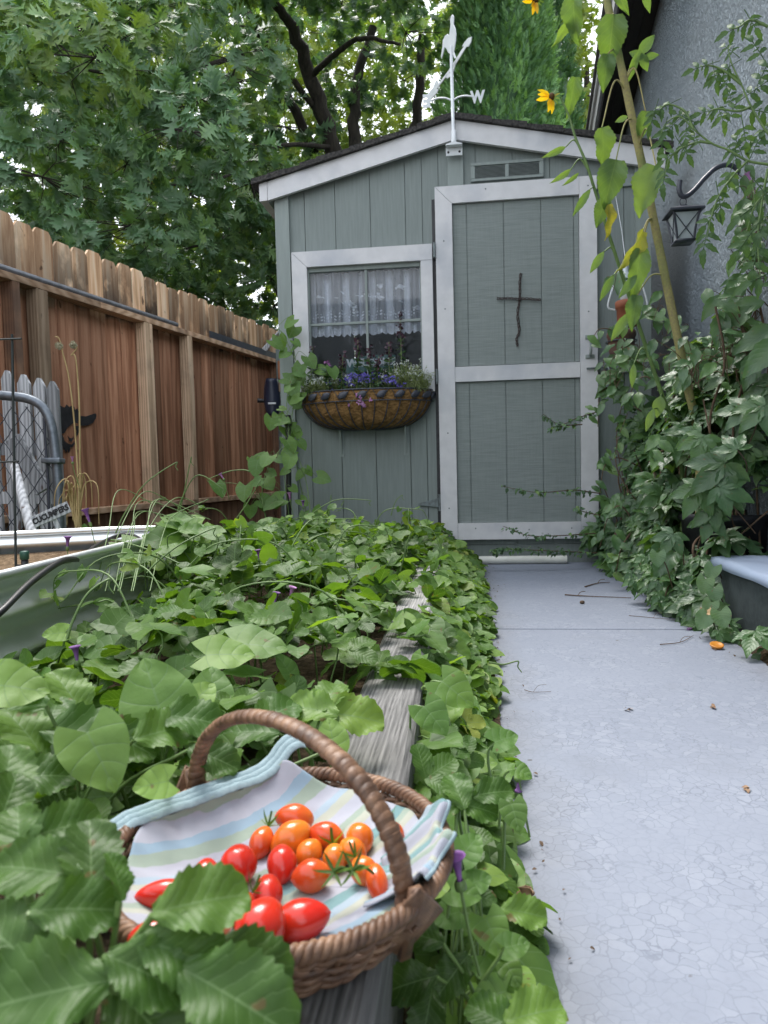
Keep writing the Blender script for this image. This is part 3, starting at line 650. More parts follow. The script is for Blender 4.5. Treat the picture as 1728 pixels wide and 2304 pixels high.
g = G(); g.grid(A); m_mask = M('mask_plastic', (.012, .016, .035), (.02, .026, .05), .3, ns=5); build('shell', g, m_mask, mk, solid=.006)
g = G(); g.tube([c-RT*.13-FW*.02+UP*.0, c-RT*.05, c+RT*.1], [.02, .014, .014], 8); build('strap', g, m_black, mk)
g = G(); g.box(c[0]-.02, c[0]+.05, c[1]-.075, c[1]-.07, c[2]-.035, c[2]-.02); build('visor_slot', g, m_wmetal, mk, smooth=False)
c = P(631, 848, 6.25); sw = thing('hand_trowel', c, 'orange-brown wooden tool handle hanging at the pegboard edge', 'tool')
g = G(); g.box(c[0]-.02, c[0]+.02, c[1]-.012, c[1]+.012, c[2]-.02, c[2]+.14); build('handle', g, M('varnished_handle', (.30, .10, .03), (.2, .06, .02), .4, scale=(20, 20, 1), ns=4), sw, smooth=False, bevel=.006)
g = G(); g.box(c[0]-.018, c[0]+.018, c[1]-.008, c[1]+.008, c[2]-.13, c[2]-.021); build('ferrule', g, m_post, sw, smooth=False, bevel=.002)
g = G()
for i in range(3): g.tube([P(592+i*3, 785+i*2, 6.3), P(632+i*2, 742-i*3, 6.2), P(660, 705-i*9, 6.1)], .011, 6)
build('leaning_poles', g, m_grey, loc=P(592, 785, 6.3), label='three thin grey poles leaning from the fence behind the shed corner', cat='poles')

# ------------------------------------------------------------------ grey pickets, chain-link gate, sign, goat silhouette
pf = thing('picket_fence', P(60, 1200, 3.45), 'weathered grey pointed picket fence panel on the far left', 'fence')
g = G()
def picket(px, top, wpx, base=1215, d=3.5, lean=0):
    a = P(px, top, d); b = P(px+lean, base, d); hw = wpx/FPX*d/2; z0 = min(b[2], .1)
    u = nrm(np.array([RT[0], RT[1], 0])); nn_ = np.array([-u[1], u[0], 0])*.011; q = []
    pol = [(-hw, z0), (hw, z0), (hw, a[2]-hw*1.5), (hw*.25, a[2]), (-hw*.25, a[2]), (-hw, a[2]-hw*1.5)]
    c = np.array([a[0], a[1], 0]); V = [c+u*x+np.array([0, 0, z])+s_*nn_ for s_ in (-1, 1) for x, z in pol]; n = 6
    g = G(); g.add(V, [(i, (i+1) % n, n+(i+1) % n, n+i) for i in range(n)]); g.add(V, [(0, 5, 2, 1), (5, 4, 3, 2), (n, n+1, n+2, n+5), (n+5, n+2, n+3, n+4)])
    build('picket', g, m_grey, pf, smooth=False, bevel=.003)
for px, top, wd in ((-62, 822, 24), (-24, 828, 24), (16, 834, 25), (53, 843, 27), (88, 851, 26), (118, 858, 25)): picket(px, top, wd)
g = G(); g.bar(P(-70, 1010, 3.54), P(128, 1012, 3.54), .06, .02, up=(0, 1, .01)); build('rail', g, m_grey, pf, smooth=False)
g = G(); g.bar(P(-70, 1120, 3.54), P(135, 1120, 3.54), .06, .02, up=(0, 1, .01)); build('rail', g, m_grey, pf, smooth=False)
g = G(); g.bar(P(30, 985, 3.38), P(98, 1105, 3.36), .075, .02, up=-FW); build('grey_board', g, m_grey, loc=P(30, 985, 3.38), smooth=False, bevel=.003, label='short grey board nailed diagonally over the pickets', cat='board')
g = G(); g.tube(np.linspace(P(32, 1050, 3.0), P(72, 1200, 2.75), 6), .02, 8); build('wooden_stake', g, m_grey, loc=P(72, 1200, 2.75), label='round weathered wooden stake leaning before the chain-link gate', cat='stake')
gt = thing('chain_link_gate', P(60, 1200, 3.1), 'grey tube-framed chain-link gate with a rounded top corner', 'gate')
fr = spline([P(-140, 873, 3.2), P(-60, 884, 3.2), P(20, 891, 3.2), P(62, 897, 3.2), P(95, 915, 3.2), P(115, 955, 3.2), P(125, 1020, 3.2), P(131, 1100, 3.2), P(136, 1240, 3.2)], 60)
g = G(); g.tube(fr, .0215, 12); build('frame', g, m_galv, gt)
g = G(); dd = 3.22
def gw(u, v): return P(-120+u, 905+v, dd)
for k in range(-12, 22):
    for sgn in (1, -1):
        pts = []
        for i in range(0, 40):
            v = 10+i*8; u = (k*34+v*sgn*.66)+( -100 if sgn > 0 else 120); x = -120+u
            lim = 895+(max(0, x-60)/62)**2.5*80
            if -140 < x < 112+v*.07 and 905+v > lim: pts.append(gw(u, v)+(-FW)*(.004*math.sin(i*1.57+k*sgn)))
        if len(pts) > 2: g.tube(pts, .0022, 4, cap=False)
build('wire_mesh', g, m_iron, gt)
g = G(); g.tube([P(99, 940, 3.2), P(108, 1080, 3.2), P(112, 1235, 3.2)], .006, 6); build('tension_bar', g, m_iron, gt)
g = G(); c = P(120, 1037, 3.19); g.obox(c, RT*.042, UP*.012, FW*.03); build('clamp', g, m_galv, gt, bevel=.004)
sgn_ = thing('garden_marker', P(112, 1155, 2.8), 'grey slat sign lettered CUCUMBERS tilted beside the gate', 'sign')
ax = nrm(RT*math.cos(.42)+UP*math.sin(.42)); az = nrm(np.cross(-FW, ax)); az = az if az[2] > 0 else -az
c = P(115, 1158, 2.7); g = G(); g.obox(c, ax*.075, az*.022, FW*.004); build('slat', g, m_grey, sgn_, smooth=False, bevel=.002)
g.__init__(); g.obox(c-az*.1+FW*.01, ax*.008, az*.09, FW*.004); build('stake', g, m_grey, sgn_, smooth=False)
text('lettering', 'CUCUMBERS', .03, m_black, c-FW*.0048, ax, az, sgn_, font_scale=(.85, 1.0))
# goat head silhouette cut from black sheet, fixed on the fence boards
def zpt(x, y): # zoom coords of the study crop -> fence plane
    px, py = x/4.4229, 800+y/4.4240; d = DR(px, py); base = fp(0, 0, .012); t = np.dot(base-CAM, FN)/np.dot(d, FN); return CAM+d*t
def sheet(g, pts, th=.003, off=0):
    W = [zpt(*p)+FN*off for p in pts]; s_ = [((w_-F0)@FD, w_[2]) for w_ in W]; n = len(W)
    V = W+[w_+FN*th for w_ in W]; g.add(V, [(i, (i+1) % n, n+(i+1) % n, n+i) for i in range(n)])
    from mathutils.geometry import tessellate_polygon
    T = tessellate_polygon([[Vector((a, b, 0)) for a, b in s_]]); g.add(V, [t for t in T]+[(a+n, c_+n, b+n) for a, b, c_ in T])
g = G()
sheet(g, [(560, 520), (600, 500), (640, 520), (660, 488), (690, 515), (705, 500), (735, 510), (742, 545), (765, 525), (775, 548), (790, 550), (785, 600), (800, 640), (770, 650), (775, 675), (735, 665), (700, 690), (665, 720), (640, 770), (610, 780), (560, 760)])
sheet(g, [(800, 600), (850, 606), (900, 590), (945, 575), (958, 590), (950, 625), (920, 670), (880, 692), (830, 700), (800, 695), (795, 650), (770, 640)])
sheet(g, [(735, 700), (783, 700), (788, 745), (770, 790), (742, 830), (745, 800), (762, 750)])
sheet(g, [(600, 790), (625, 800), (640, 850), (680, 880), (715, 885), (738, 850), (742, 880), (720, 910), (690, 915), (694, 940), (683, 968), (668, 930), (655, 970), (645, 935), (632, 940), (622, 900), (560, 880)])
sheet(g, [(670, 798), (690, 820), (715, 825), (725, 805), (728, 830), (708, 858), (690, 850)])
sheet(g, [(560, 560), (600, 560), (600, 900), (560, 900)])
build('goat_silhouette', g, m_black, loc=zpt(680, 700), smooth=False, label='black metal goat head silhouette peeking out on the plank fence', cat='ornament')
# dried allium stalks
m_straw = M('dry_straw', (.48, .36, .17), (.33, .23, .10), .8, scale=(1, 1, .3), ns=30)
m_seed = M('dry_seedhead', (.50, .46, .34), (.28, .26, .16), .9, ns=90, bump=.6)
for i, (pts, hd, lab) in enumerate((([(178, 1190), (176, 1090), (168, 960), (155, 850), (140, 790), (133, 762), (124, 757)], (133, 778), 'taller dried allium stalk with its papery seed head on the left'),
                          ([(182, 1190), (180, 1050), (178, 900), (170, 805), (160, 800), (170, 788), (174, 780)], (165, 776), 'dried allium stalk whose seed head bends back to the right'))):
    base = P(178, 1190, 2.8); t = thing('allium_stalk', base, lab, 'dried plant', 'dried allium stalks'); d = 2.8+i*.06
    g = G(); pp_ = spline([P(x, y, d) for x, y in pts], 30); g.tube(pp_, np.linspace(.0038, .0022, 30), 7); 
    g.tube([pp_[0], pp_[0]*[1, 1, 0]+[0, 0, .1]], .005, 7, cap=False); build('stem', g, m_straw, t)
    c = P(hd[0], hd[1], d); g = G(); n = 160; dv = nrm(rs.randn(n, 3)); g.inst(BLADE, basis(dv, rs.randn(n, 3))*.013, c+dv*.005, rs.rand(n)); g.lathe([(.0, -.012), (.009, -.008), (.012, 0), (.009, .008), (0, .012)], c, 10); build('seed_head', g, m_seed, t)
    g = G()
    for k in range(6):
        x0 = 165+rs.uniform(-8, 22); o_ = rs.uniform(-45, 45); y0 = 1075+rs.uniform(-15, 40)
        q = spline([P(172, 1190, d), P(x0, 1130, d+.02), P(x0+o_*.3, y0, d+rs.uniform(-.06, .06)), P(x0+o_, y0+rs.uniform(5, 30), d), P(x0+o_*1.1, y0+rs.uniform(40, 120), d)], 18)
        g.tube(q, np.linspace(.0042, .0015, 18), 5)
    build('dry_leaves', g, m_straw, t)

# ------------------------------------------------------------------ galvanised raised bed
tank = thing('galvanised_bed', (-1.27, 1.5, .14), 'rounded corrugated galvanised raised bed at the left edge', 'raised bed')
hw, y0, y1, rr = .43, .30, 2.10, .30; cx = -1.29
path = []
def arc(cx_, cy_, a0, a1, r, n=16): return [(cx_+r*math.cos(a), cy_+r*math.sin(a)) for a in np.linspace(a0, a1, n)]
path = arc(cx+hw-rr, y1-rr, 0, math.pi/2, rr)+arc(cx-hw+rr, y1-rr, math.pi/2, math.pi, rr)+arc(cx-hw+rr, y0+rr, math.pi, 1.5*math.pi, rr)+arc(cx+hw-rr, y0+rr, 1.5*math.pi, 2*math.pi, rr)
path = np.array(path); d2 = np.roll(path, -1, 0)-np.roll(path, 1, 0); nn2 = nrm(np.stack([d2[:, 1], -d2[:, 0]], -1))
skew = lambda p: np.stack([p[:, 0]-.04*(p[:, 1]-1.2), p[:, 1]+.48*(p[:, 0]-cx)], -1)
prof = [(.004+.017*math.cos(2*math.pi*(.345-z)/.078+.5), z) for z in np.linspace(.10, .338, 60)]
rings = [(skew(path+nn2*o_), z) for o_, z in prof]
A = np.array([np.c_[np.vstack([r_, r_[:1]]), np.full(len(path)+1, z)] for r_, z in rings])
g = G(); g.grid(A); build('wall', g, m_corr, tank, solid=.0015)
g = G(); r_ = skew(path+nn2*.006); g.tube(np.c_[r_, np.full(len(r_), .345)], .009, 10, close=True); build('rim', g, m_corr, tank)
g = G(); r_ = skew(path-nn2*.01); A = np.array([r_.mean(0)+(r_-r_.mean(0))*f for f in np.linspace(0.02, 1, 14)]); ZZ = .275+.01*vnoise(A, 12, 8); A = np.concatenate([A, ZZ[..., None]], -1); A = np.concatenate([A, A[:, :1]], 1); g.grid(A); build('mulch_fill', g, m_mulch, tank)
for px, py in ((228, 1292), (-20, 1330)):
    c = P(px, py, 1.52); i = np.argmin(((skew(path)-c[:2])**2).sum(1)); g = G(); rr_ = skew(path+nn2*.012)[i]
    ii = 3
c0 = skew(path+nn2*.014)
for i in (1, 14): 
    nv = np.array([nn2[i][0], nn2[i][1], 0]); bb = basis((0, 0, 1), nv); g = G(); g.lathe([(0, .005), (.005, .0045), (.0075, .002), (.008, 0)], (c0[i][0], c0[i][1], .307), 10, ax=bb); build('bolt', g, m_galv, tank)
# irrigation hose, fitting, rod, red tag
m_hose = M('black_poly_hose', (.012, .012, .014), (.02, .02, .022), .4, ns=8)
g = G(); g.tube(spline([P(-60, 1420, 1.15), P(0, 1378, 1.18), P(70, 1310, 1.3), P(140, 1262, 1.45), P(185, 1256, 1.6), P(215, 1230, 1.85), P(270, 1205, 2.1), P(310, 1210, 2.1), P(350, 1250, 1.95)], 50), .0065, 8)
build('irrigation_hose', g, m_hose, loc=P(180, 1260, 1.5), label='black irrigation hose looping over the galvanised bed rim', cat='hose')
g = G(); g.tube(spline([P(40, 1275, 1.9), P(100, 1272, 1.85), P(170, 1256, 1.8), P(200, 1262, 1.8), P(240, 1262, 1.85)], 30), .006, 8); build('drip_line', g, m_hose, loc=P(100, 1272, 1.85), label='short black drip line lying on the mulch in the galvanised bed', cat='hose')
c = P(56, 1268, 1.85); t = thing('hose_fitting', c, 'black hose fitting with a green cap in the galvanised bed', 'fitting')
g = G(); g.lathe([(.009, -.03), (.009, .01), (.0, .01)], c, 12); build('barrel', g, m_hose, t)
g = G(); g.lathe([(.010, .011), (.0115, .012), (.0115, .03), (.009, .033), (0, .033)], c, 14); build('cap', g, M('green_plastic', (.02, .09, .06), rough=.4), t)
c = P(218, 1256, 1.9); g = G(); g.prism([(c[0]-.022, c[2]-.03), (c[0]+.022, c[2]-.03), (c[0]+.02, c[2]-.002), (c[0]+.006, c[2]+.009), (c[0]-.006, c[2]+.009), (c[0]-.02, c[2]-.002)], c[1], c[1]+.004)
build('plant_tag', g, M('red_tag', (.32, .05, .03), (.25, .04, .02), .5), loc=c, smooth=False, bevel=.0015, label='small red plant tag in the galvanised bed', cat='plant tag')
g = G(); g.tube(np.linspace(P(27, 752, 1.95), P(36, 1290, 1.95), 20), .0035, 6)
for py, a, b in ((762, -60, 48), (1038, -60, 42)): g.tube([P(a, py+4, 1.96), P(b, py, 1.94)], .0026, 6)
build('wire_trellis', g, M('green_black_wire', (.02, .03, .028), rough=.5), loc=P(36, 1290, 1.95), label='thin dark wire trellis rod with cross bars at left edge', cat='trellis')

# ================================================================== neighbouring house on the right
WD = nrm(np.array([.0936, 1, 0])); WN = np.array([-WD[1], WD[0], 0])     # normal towards garden
W0 = np.array([1.222, 4.808, 0])
def hp(s_, z, off=0): return W0+WD*s_+WN*off+np.array([0, 0, z])
house = thing('stucco_house', hp(-2, 0), 'blue-grey stucco house with a dark eave rising at the right', 'house')
def mk_stucco():
    s = NT('stucco'); v = s.coord(); a = s.noise(v, 52, 6, .6, .0); b = s.noise(v, 110, 4); r = s.ramp(a, [(.42, 0), (.58, 1)])
    h = s.math('ADD', r, s.math('MULTIPLY', b, .4)); n = s.noise(s.coord((1, 1, .45)), 2.2, 6, .65)
    col = s.ramp(n, [(.3, (.29, .345, .39)), (.7, (.36, .415, .46))]); col = s.mix(s.math('MULTIPLY', r, .2), col, (.42, .48, .53))
    return s.done(s.bsdf(col, .9, 0, s.bump(h, .95, .018), .2))
m_stucco = mk_stucco()
g = G(); a, b = -5.5, 7
V = [hp(a, -.02), hp(b, -.02), hp(b, 3.4), hp(a, 3.4)]; V += [v_-WN*.15 for v_ in V]
g.add(V, [(0, 1, 2, 3), (7, 6, 5, 4), (0, 4, 5, 1), (1, 5, 6, 2), (2, 6, 7, 3), (3, 7, 4, 0)]); build('wall', g, m_stucco, house, smooth=False)
g = G(); g.box(-7, .30, -4.8, -4.6, -.02, 3.4); build('added_light_block', g, m_stucco, house, smooth=False)  # unseen wall added behind the camera to cut low sky light and window reflections
m_soff = M('dark_soffit', (.035, .032, .03), (.025, .023, .022), .8, scale=(1, .3, 1), ns=30)
fo = .262
g = G()
for k in range(3): o_ = fo/3
for k in range(3): g.bar(hp(a, 3.395, .03+.08*k+.012), hp(b, 3.395, .03+.08*k+.012), .077, .02)
build('soffit', g, m_soff, house, smooth=False)
g = G(); g.bar(hp(a, 3.44, fo+.008), hp(b, 3.44, fo+.008), .022, .17); g.bar(hp(a, 3.50, fo+.03), hp(b, 3.50, fo+.03), .02, .06); build('fascia', g, m_white, house, smooth=False, bevel=.003)
g = G(); V = [hp(a, 3.535, fo+.06), hp(b, 3.535, fo+.06), hp(b, 4.1, -1.2), hp(a, 4.1, -1.2)]; V += [v_+np.array([0, 0, .03]) for v_ in V]
g.add(V, [(0, 3, 2, 1), (4, 5, 6, 7), (0, 1, 5, 4), (1, 2, 6, 5), (2, 3, 7, 6), (3, 0, 4, 7)]); build('roof', g, m_roof, house, smooth=False)

# ------------------------------------------------------------------ small things at the shed and on the path
def mk_twist(name, pts, r, n, mat, parent):
    g = G(); p = spline(pts, 60); t = np.gradient(p, axis=0); t = nrm(t)
    for s_ in range(n):
        ph = s_*2*math.pi/n; a = np.cross(t, [0, 1, 0]); a = nrm(a); an = np.linspace(0, 26, 60)+ph
        q = p+(a*np.cos(an)[:, None]+np.array([0, 1, 0])*np.sin(an)[:, None])*r*(1+.4*np.sin(an*.37+s_))[:, None]
        g.tube(q, .0022, 5)
    return build(name, g, mat, parent)
m_wire = M('rusty_dark_wire', (.03, .022, .022), (.06, .035, .03), .6, ns=60)
cr = thing('wire_cross', (.265, SY-.04, 1.38), 'twisted dark wire cross hanging on the shed door', 'cross')
yy = SY-.034
mk_twist('upright', [(.275, yy, 1.515), (.268, yy, 1.45), (.266, yy, 1.38), (.256, yy, 1.30), (.262, yy, 1.22), (.250, yy, 1.18), (.252, yy, 1.14)], .005, 3, m_wire, cr)
mk_twist('crossbar', [(.150, yy-.006, 1.392), (.21, yy-.006, 1.388), (.27, yy-.006, 1.383), (.33, yy-.006, 1.378), (.375, yy-.006, 1.372)], .005, 3, m_wire, cr)
g = G(); g.tube([(.0, 3.79, .022), (.24, 3.788, .022), (.49, 3.785, .022)], .0215, 16); build('plastic_pipe', g, M('white_pvc', (.72, .72, .66), (.62, .62, .56), .45, ns=10), loc=(.2, 3.79, .02), label='white PVC pipe lying on the path against the shed base', cat='pipe')

vane = thing('weathervane', (-.058, SY-.07, 2.15), 'white bird weathervane on the shed gable', 'weathervane')
vy = SY-.075
g = G(); g.box(-.10, -.016, SY-.056, SY-.0505, 2.125, 2.165); g.prism([(-.10, 2.1655), (-.016, 2.1655), (-.016, 2.170), (-.058, 2.182), (-.10, 2.170)], SY-.09, SY-.052)
build('bracket', g, m_wmetal, vane, smooth=False, bevel=.001)
g = G()
for x in (-.088, -.03): g.lathe([(0, -.003), (.006, -.002), (.006, 0)], (x, SY-.056, 2.143), 8, ax=[[1, 0, 0], [0, 0, 1], [0, 1, 0]])
build('screw', g, m_black, vane)
g = G(); g.tube([(-.058, vy, 2.17), (-.058, vy, 2.24), (-.060, vy, 2.241), (-.063, vy, 2.60), (-.063, vy, 2.66)], [.0135, .0135, .009, .008, .006], 12); build('pole', g, m_wmetal, vane)
for s_ in (-1, 1):
    g = G(); q = [np.array([-.062+s_*x, vy, 2.392+z]) for x, z in ((0, -.004), (.03, .012), (.07, .016), (.105, .008))]; g.tube(spline(q, 12), .0045, 6); g.tube([q[2]-[0, 0, .002], q[3]+[s_*.012, 0, -.002]], .003, 6); build('arm', g, m_wmetal, vane)
text('letter', 'E', .085, m_wmetal, (-.192, vy, 2.396), (-1, 0, 0), (0, 0, 1), vane, extr=.002, font_scale=(.9, 1))
text('letter', 'W', .08, m_wmetal, (.066, vy, 2.395), (-1, 0, 0), (0, 0, 1), vane, extr=.002, font_scale=(.8, 1))
va, vb = PZ(1062, 83, 2.6), PZ(965, 225, 2.6); vd = nrm(vb-va); vn = np.array([vd[1], -vd[0], 0])
def vp(x, y):
    px, py = 900+x/2.765, y/2.7644; d = DR(px, py); t = np.dot(va-CAM, vn)/np.dot(d, vn); return CAM+d*t
def vsheet(pts, nm, th=.004):
    g = G(); W = [vp(*p) for p in pts]; n = len(W); V = W+[w_+vn*th for w_ in W]; s_ = [((w_-va)@vd, w_[2]) for w_ in W]
    from mathutils.geometry import tessellate_polygon
    g.add(V, [(i, (i+1) % n, n+(i+1) % n, n+i) for i in range(n)]); T = tessellate_polygon([[Vector((a, b, 0)) for a, b in s_]]); g.add(V, [t for t in T]+[(a+n, c_+n, b+n) for a, b, c_ in T])
    return build(nm, g, m_wmetal, vane, smooth=False)
vsheet([(318, 98), (325, 90), (332, 100), (333, 128), (331, 150), (342, 180), (347, 215), (344, 260), (338, 300), (334, 325), (347, 362), (338, 364), (327, 335), (320, 338), (320, 385), (312, 385), (310, 335), (300, 328), (288, 302), (276, 292), (268, 330), (258, 365), (254, 350), (264, 285), (266, 250), (280, 222), (294, 211), (304, 224), (309, 195), (314, 150), (311, 125)], 'bird')
vsheet([(445, 228), (440, 262), (424, 292), (414, 288), (345, 400), (330, 420), (228, 552), (236, 560), (230, 576), (205, 600), (186, 634), (183, 604), (176, 580), (205, 545), (222, 500), (234, 505), (232, 528), (300, 440), (335, 385), (400, 282), (385, 290), (400, 262), (425, 235)], 'arrow')
vsheet([(283, 470), (300, 455), (318, 452), (340, 380), (352, 375), (335, 430), (322, 470), (305, 478), (292, 490)], 'scroll')

# shepherd hook and lantern
hk = thing('shepherd_hook', P(1672, 1100, 2.75)*[1, 1, 0], 'dark iron shepherd hook arching beside the stucco wall', 'plant hanger')
hd_ = 2.75
g = G(); pts = [P(x, y, hd_) for x, y in ((1530, 407), (1528, 425), (1533, 440), (1545, 441), (1562, 428), (1585, 402), (1612, 378), (1640, 371), (1662, 384), (1674, 410), (1676, 470), (1672, 600))]
e = pts[-1].copy(); pts += [np.array([e[0], e[1], z]) for z in (1.0, .5, -.05)]
g.tube(spline(pts, 110), .0095, 10); build('rod', g, m_iron, hk)
c = P(1537, 505, hd_); ln = thing('lantern', c, 'small black hanging lantern with X braces on glass panes', 'lantern')
m_lglass = M('frosted_glass', (.50, .55, .58), (.42, .47, .50), .25, ns=9, spec=.6)
g = G(); z1 = .052
def frus(g, a, b, za, zb, mi=0, c=c):
    V = [c+np.array([sx_*a, sy_*a, za]) for sx_, sy_ in ((-1, -1), (1, -1), (1, 1), (-1, 1))]+[c+np.array([sx_*b, sy_*b, zb]) for sx_, sy_ in ((-1, -1), (1, -1), (1, 1), (-1, 1))]
    return g.add(V, [(0, 3, 2, 1), (4, 5, 6, 7), (0, 1, 5, 4), (1, 2, 6, 5), (2, 3, 7, 6), (3, 0, 4, 7)], mi=mi)
frus(g, .063, .018, .046, .066); frus(g, .064, .063, .038, .0455); frus(g, .012, .012, .0665, .072); build('roof', g, m_iron, ln, smooth=False, bevel=.0015)
g = G(); frus(g, .028, .045, -.062, .034); build('glass', g, m_lglass, ln, smooth=False)
g = G(); 
for sx_, sy_ in ((-1, -1), (1, -1), (1, 1), (-1, 1)): g.tube(spline([c+np.array([sx_*.031, sy_*.031, -.066]), c+np.array([sx_*.036, sy_*.036, -.02]), c+np.array([sx_*.048, sy_*.048, .037])], 8), .0045, 6)
frus(g, .036, .036, -.072, -.0635)
for (ux, uy) in ((1, 0), (0, 1)):
    for s_ in (-1, 1):
        def fpt(t, z): w_ = .0285+.017*(z+.062)/.096+.002; return c+np.array([ux*t*w_*.95+uy*s_*w_, uy*t*w_*.95+ux*s_*w_, z])
        g.tube([fpt(-1, -.06), fpt(1, .033)], .0018, 5); g.tube([fpt(1, -.06), fpt(-1, .033)], .0018, 5)
build('cage', g, m_iron, ln)
g = G(); g.tube([c+np.array([.012*math.cos(a), 0, .086+.016*math.sin(a)]) for a in np.linspace(0, 2*math.pi, 18)[:-1]], .0016, 6, close=True); build('hanging_ring', g, m_iron, ln)

# ------------------------------------------------------------------ hanging feeder and pots on the shed's right
m_terra = M('terracotta', (.36, .12, .06), (.27, .085, .045), .7, ns=12, bump=.15)
c = P(1412, 700, 3.5); fd = thing('hanging_feeder', c, 'white bottle feeder with wire loops above a terracotta cup by the shed', 'feeder')
g = G(); g.lathe([(0, .22), (.012, .22), (.013, .19), (.024, .175), (.026, .06), (.02, .05), (0, .05)], c+np.array([-.01, 0, 0]), 16); build('bottle', g, M('milky_glass', (.62, .68, .70), (.5, .56, .6), .2, ns=5, spec=.6), fd)
g = G(); g.lathe([(.0, .048), (.056, .048), (.060, .04), (.058, .012), (.052, .01), (.05, -.06), (.044, -.075), (0, -.075)], c, 20); build('cup', g, m_terra, fd)
g = G()
for s_ in (-1, 1): g.tube(spline([c+np.array([-.01, 0, .25]), c+np.array([s_*.05, 0, .17]), c+np.array([s_*.088, 0, .06]), c+np.array([s_*.09, 0, .02]), c+np.array([s_*.06, 0, .008])], 20), .0045, 8)
g.tube([c+np.array([-.01, 0, .25]), c+np.array([-.015, .05, .40]), c+np.array([-.02, .2, .66])], .002, 5); build('wire_frame', g, m_wmetal, fd)
c = P(1398, 778, 3.5); g = G(); g.lathe([(.0, .07), (.066, .07), (.070, .06), (.070, .045), (.066, .04), (.060, -.02), (.048, -.07), (0, -.07)], c, 22)
rp = thing('rusty_pot', c, 'rusty brown pot on a wire ring beneath the terracotta cup', 'pot'); build('body', g, M('rusty_pot', (.16, .07, .045), (.09, .06, .05), .8, ns=14, bump=.4), rp)
g = G(); g.tube([c+np.array([.072*math.cos(a), .072*math.sin(a), .02]) for a in np.linspace(0, 2*math.pi, 25)[:-1]], .003, 6, close=True); g.tube([c+np.array([0, .07, .02]), c+np.array([0, .33, .02])], .005, 6); build('ring_hanger', g, m_iron, rp)

# planter box with draped pale lid, lower right
m_box = M('dark_green_grey_box', (.045, .058, .06), (.03, .04, .043), .75, ns=80, bump=.15, lo=.4, hi=.6, c3=(.06, .075, .078), ns3=6)
m_lid = M('pale_blue_vinyl', (.36, .43, .56), (.31, .38, .50), .4, ns=5, bump=.3, dist=.01)
pb = thing('planter_box', (.9, 1.8, 0), 'dark green-grey planter box with a pale blue lid at the right edge', 'planter')
g = G(); g.box(.782, 1.0, 1.05, 2.42, -.01, .192); build('side_panel', g, m_box, pb, smooth=False, bevel=.004)
X, Y = np.meshgrid(np.linspace(0, 1, 30), np.linspace(0, 1, 80)); 
xx = .768+.235*X; yy2 = 1.04+1.395*Y; e = np.minimum(X*.235, (1-Y)*1.39); Z = .208-.016*np.exp(-e/.005)-.012*(e < .002)*(.8+.2*np.sin(Y*23))+.0015*np.sin(Y*30+X*7)
g = G(); g.grid(np.stack([xx, yy2, Z], -1)); build('lid', g, m_lid, pb, solid=.004)
g = G(); c = np.array([.93, 2.72, 0]); g.lathe([(.0, .0), (.13, 0), (.16, .30), (.17, .31), (.17, .33), (.155, .33), (.15, .28), (0, .27)], c, 28); build('plant_pot', g, m_black, loc=c, label='black plastic plant pot in the dark behind the planter box', cat='pot')

# ================================================================== plants
m_straw_l = leaf_mat('strawberry_leaf', (.075, .165, .03), (.22, .36, .07), transl=.38, var=.6, veins=8, spec=.35, bump=.45, yellow=(.36, .40, .08), rough=.45, veincol=(.18, .29, .12), spots=True)
m_glory = leaf_mat('morning_glory_leaf', (.115, .235, .05), (.27, .43, .09), transl=.42, var=.55, spec=.45, veins=4, bump=.7, yellow=(.26, .34, .07), rough=.5, veincol=(.17, .28, .12), spots=True)
m_creep = leaf_mat('creeper_leaf', (.085, .18, .075), (.20, .35, .12), transl=.32, veins=8, bump=.6, var=.5, yellow=(.22, .34, .09), rough=.36, spec=.6, veincol=(.10, .19, .08), spots=True)
m_small = leaf_mat('shrub_leaf', (.08, .16, .075), (.17, .30, .10), transl=.22, veins=4, bump=.2, yellow=(.16, .26, .05), rough=.4)
m_oak = leaf_mat('oak_leaf', (.13, .25, .13), (.28, .45, .20), transl=.3, veins=6, bump=.3, yellow=(.20, .28, .06), rough=.38, veincol=(.10, .19, .09), spec=.5)
m_cyp = leaf_mat('cypress_foliage', (.11, .24, .11), (.25, .45, .17), var=.5, transl=.25, veins=1, bump=.1, rough=.6)
m_will = leaf_mat('far_tree_leaf', (.16, .23, .06), (.30, .36, .10), transl=.45, veins=2, bump=.1, rough=.6)
m_tom = leaf_mat('tomato_leaf', (.085, .165, .065), (.15, .26, .09), transl=.28, veins=5, bump=.4, yellow=(.16, .22, .05), rough=.55)
m_sun = leaf_mat('sunflower_leaf', (.15, .25, .11), (.24, .35, .15), transl=.38, veins=6, bump=.6, yellow=(.42, .36, .08), rough=.55, veincol=(.22, .32, .14))
m_stem = M('green_stem', (.15, .24, .07), (.10, .17, .05), .5, ns=30, bump=.1)
m_vine = M('brown_vine', (.13, .08, .045), (.08, .05, .03), .8, ns=40)
m_bark = M('oak_bark', (.055, .045, .038), (.025, .021, .019), .95, scale=(3, 3, .6), ns=8, bump=1.0, dist=.03)
m_petal = M('purple_petal', (.09, .02, .15), (.26, .12, .34), .6, ns=20)
m_pink = M('faded_pink_petal', (.42, .22, .42), (.3, .10, .28), .6, ns=20)

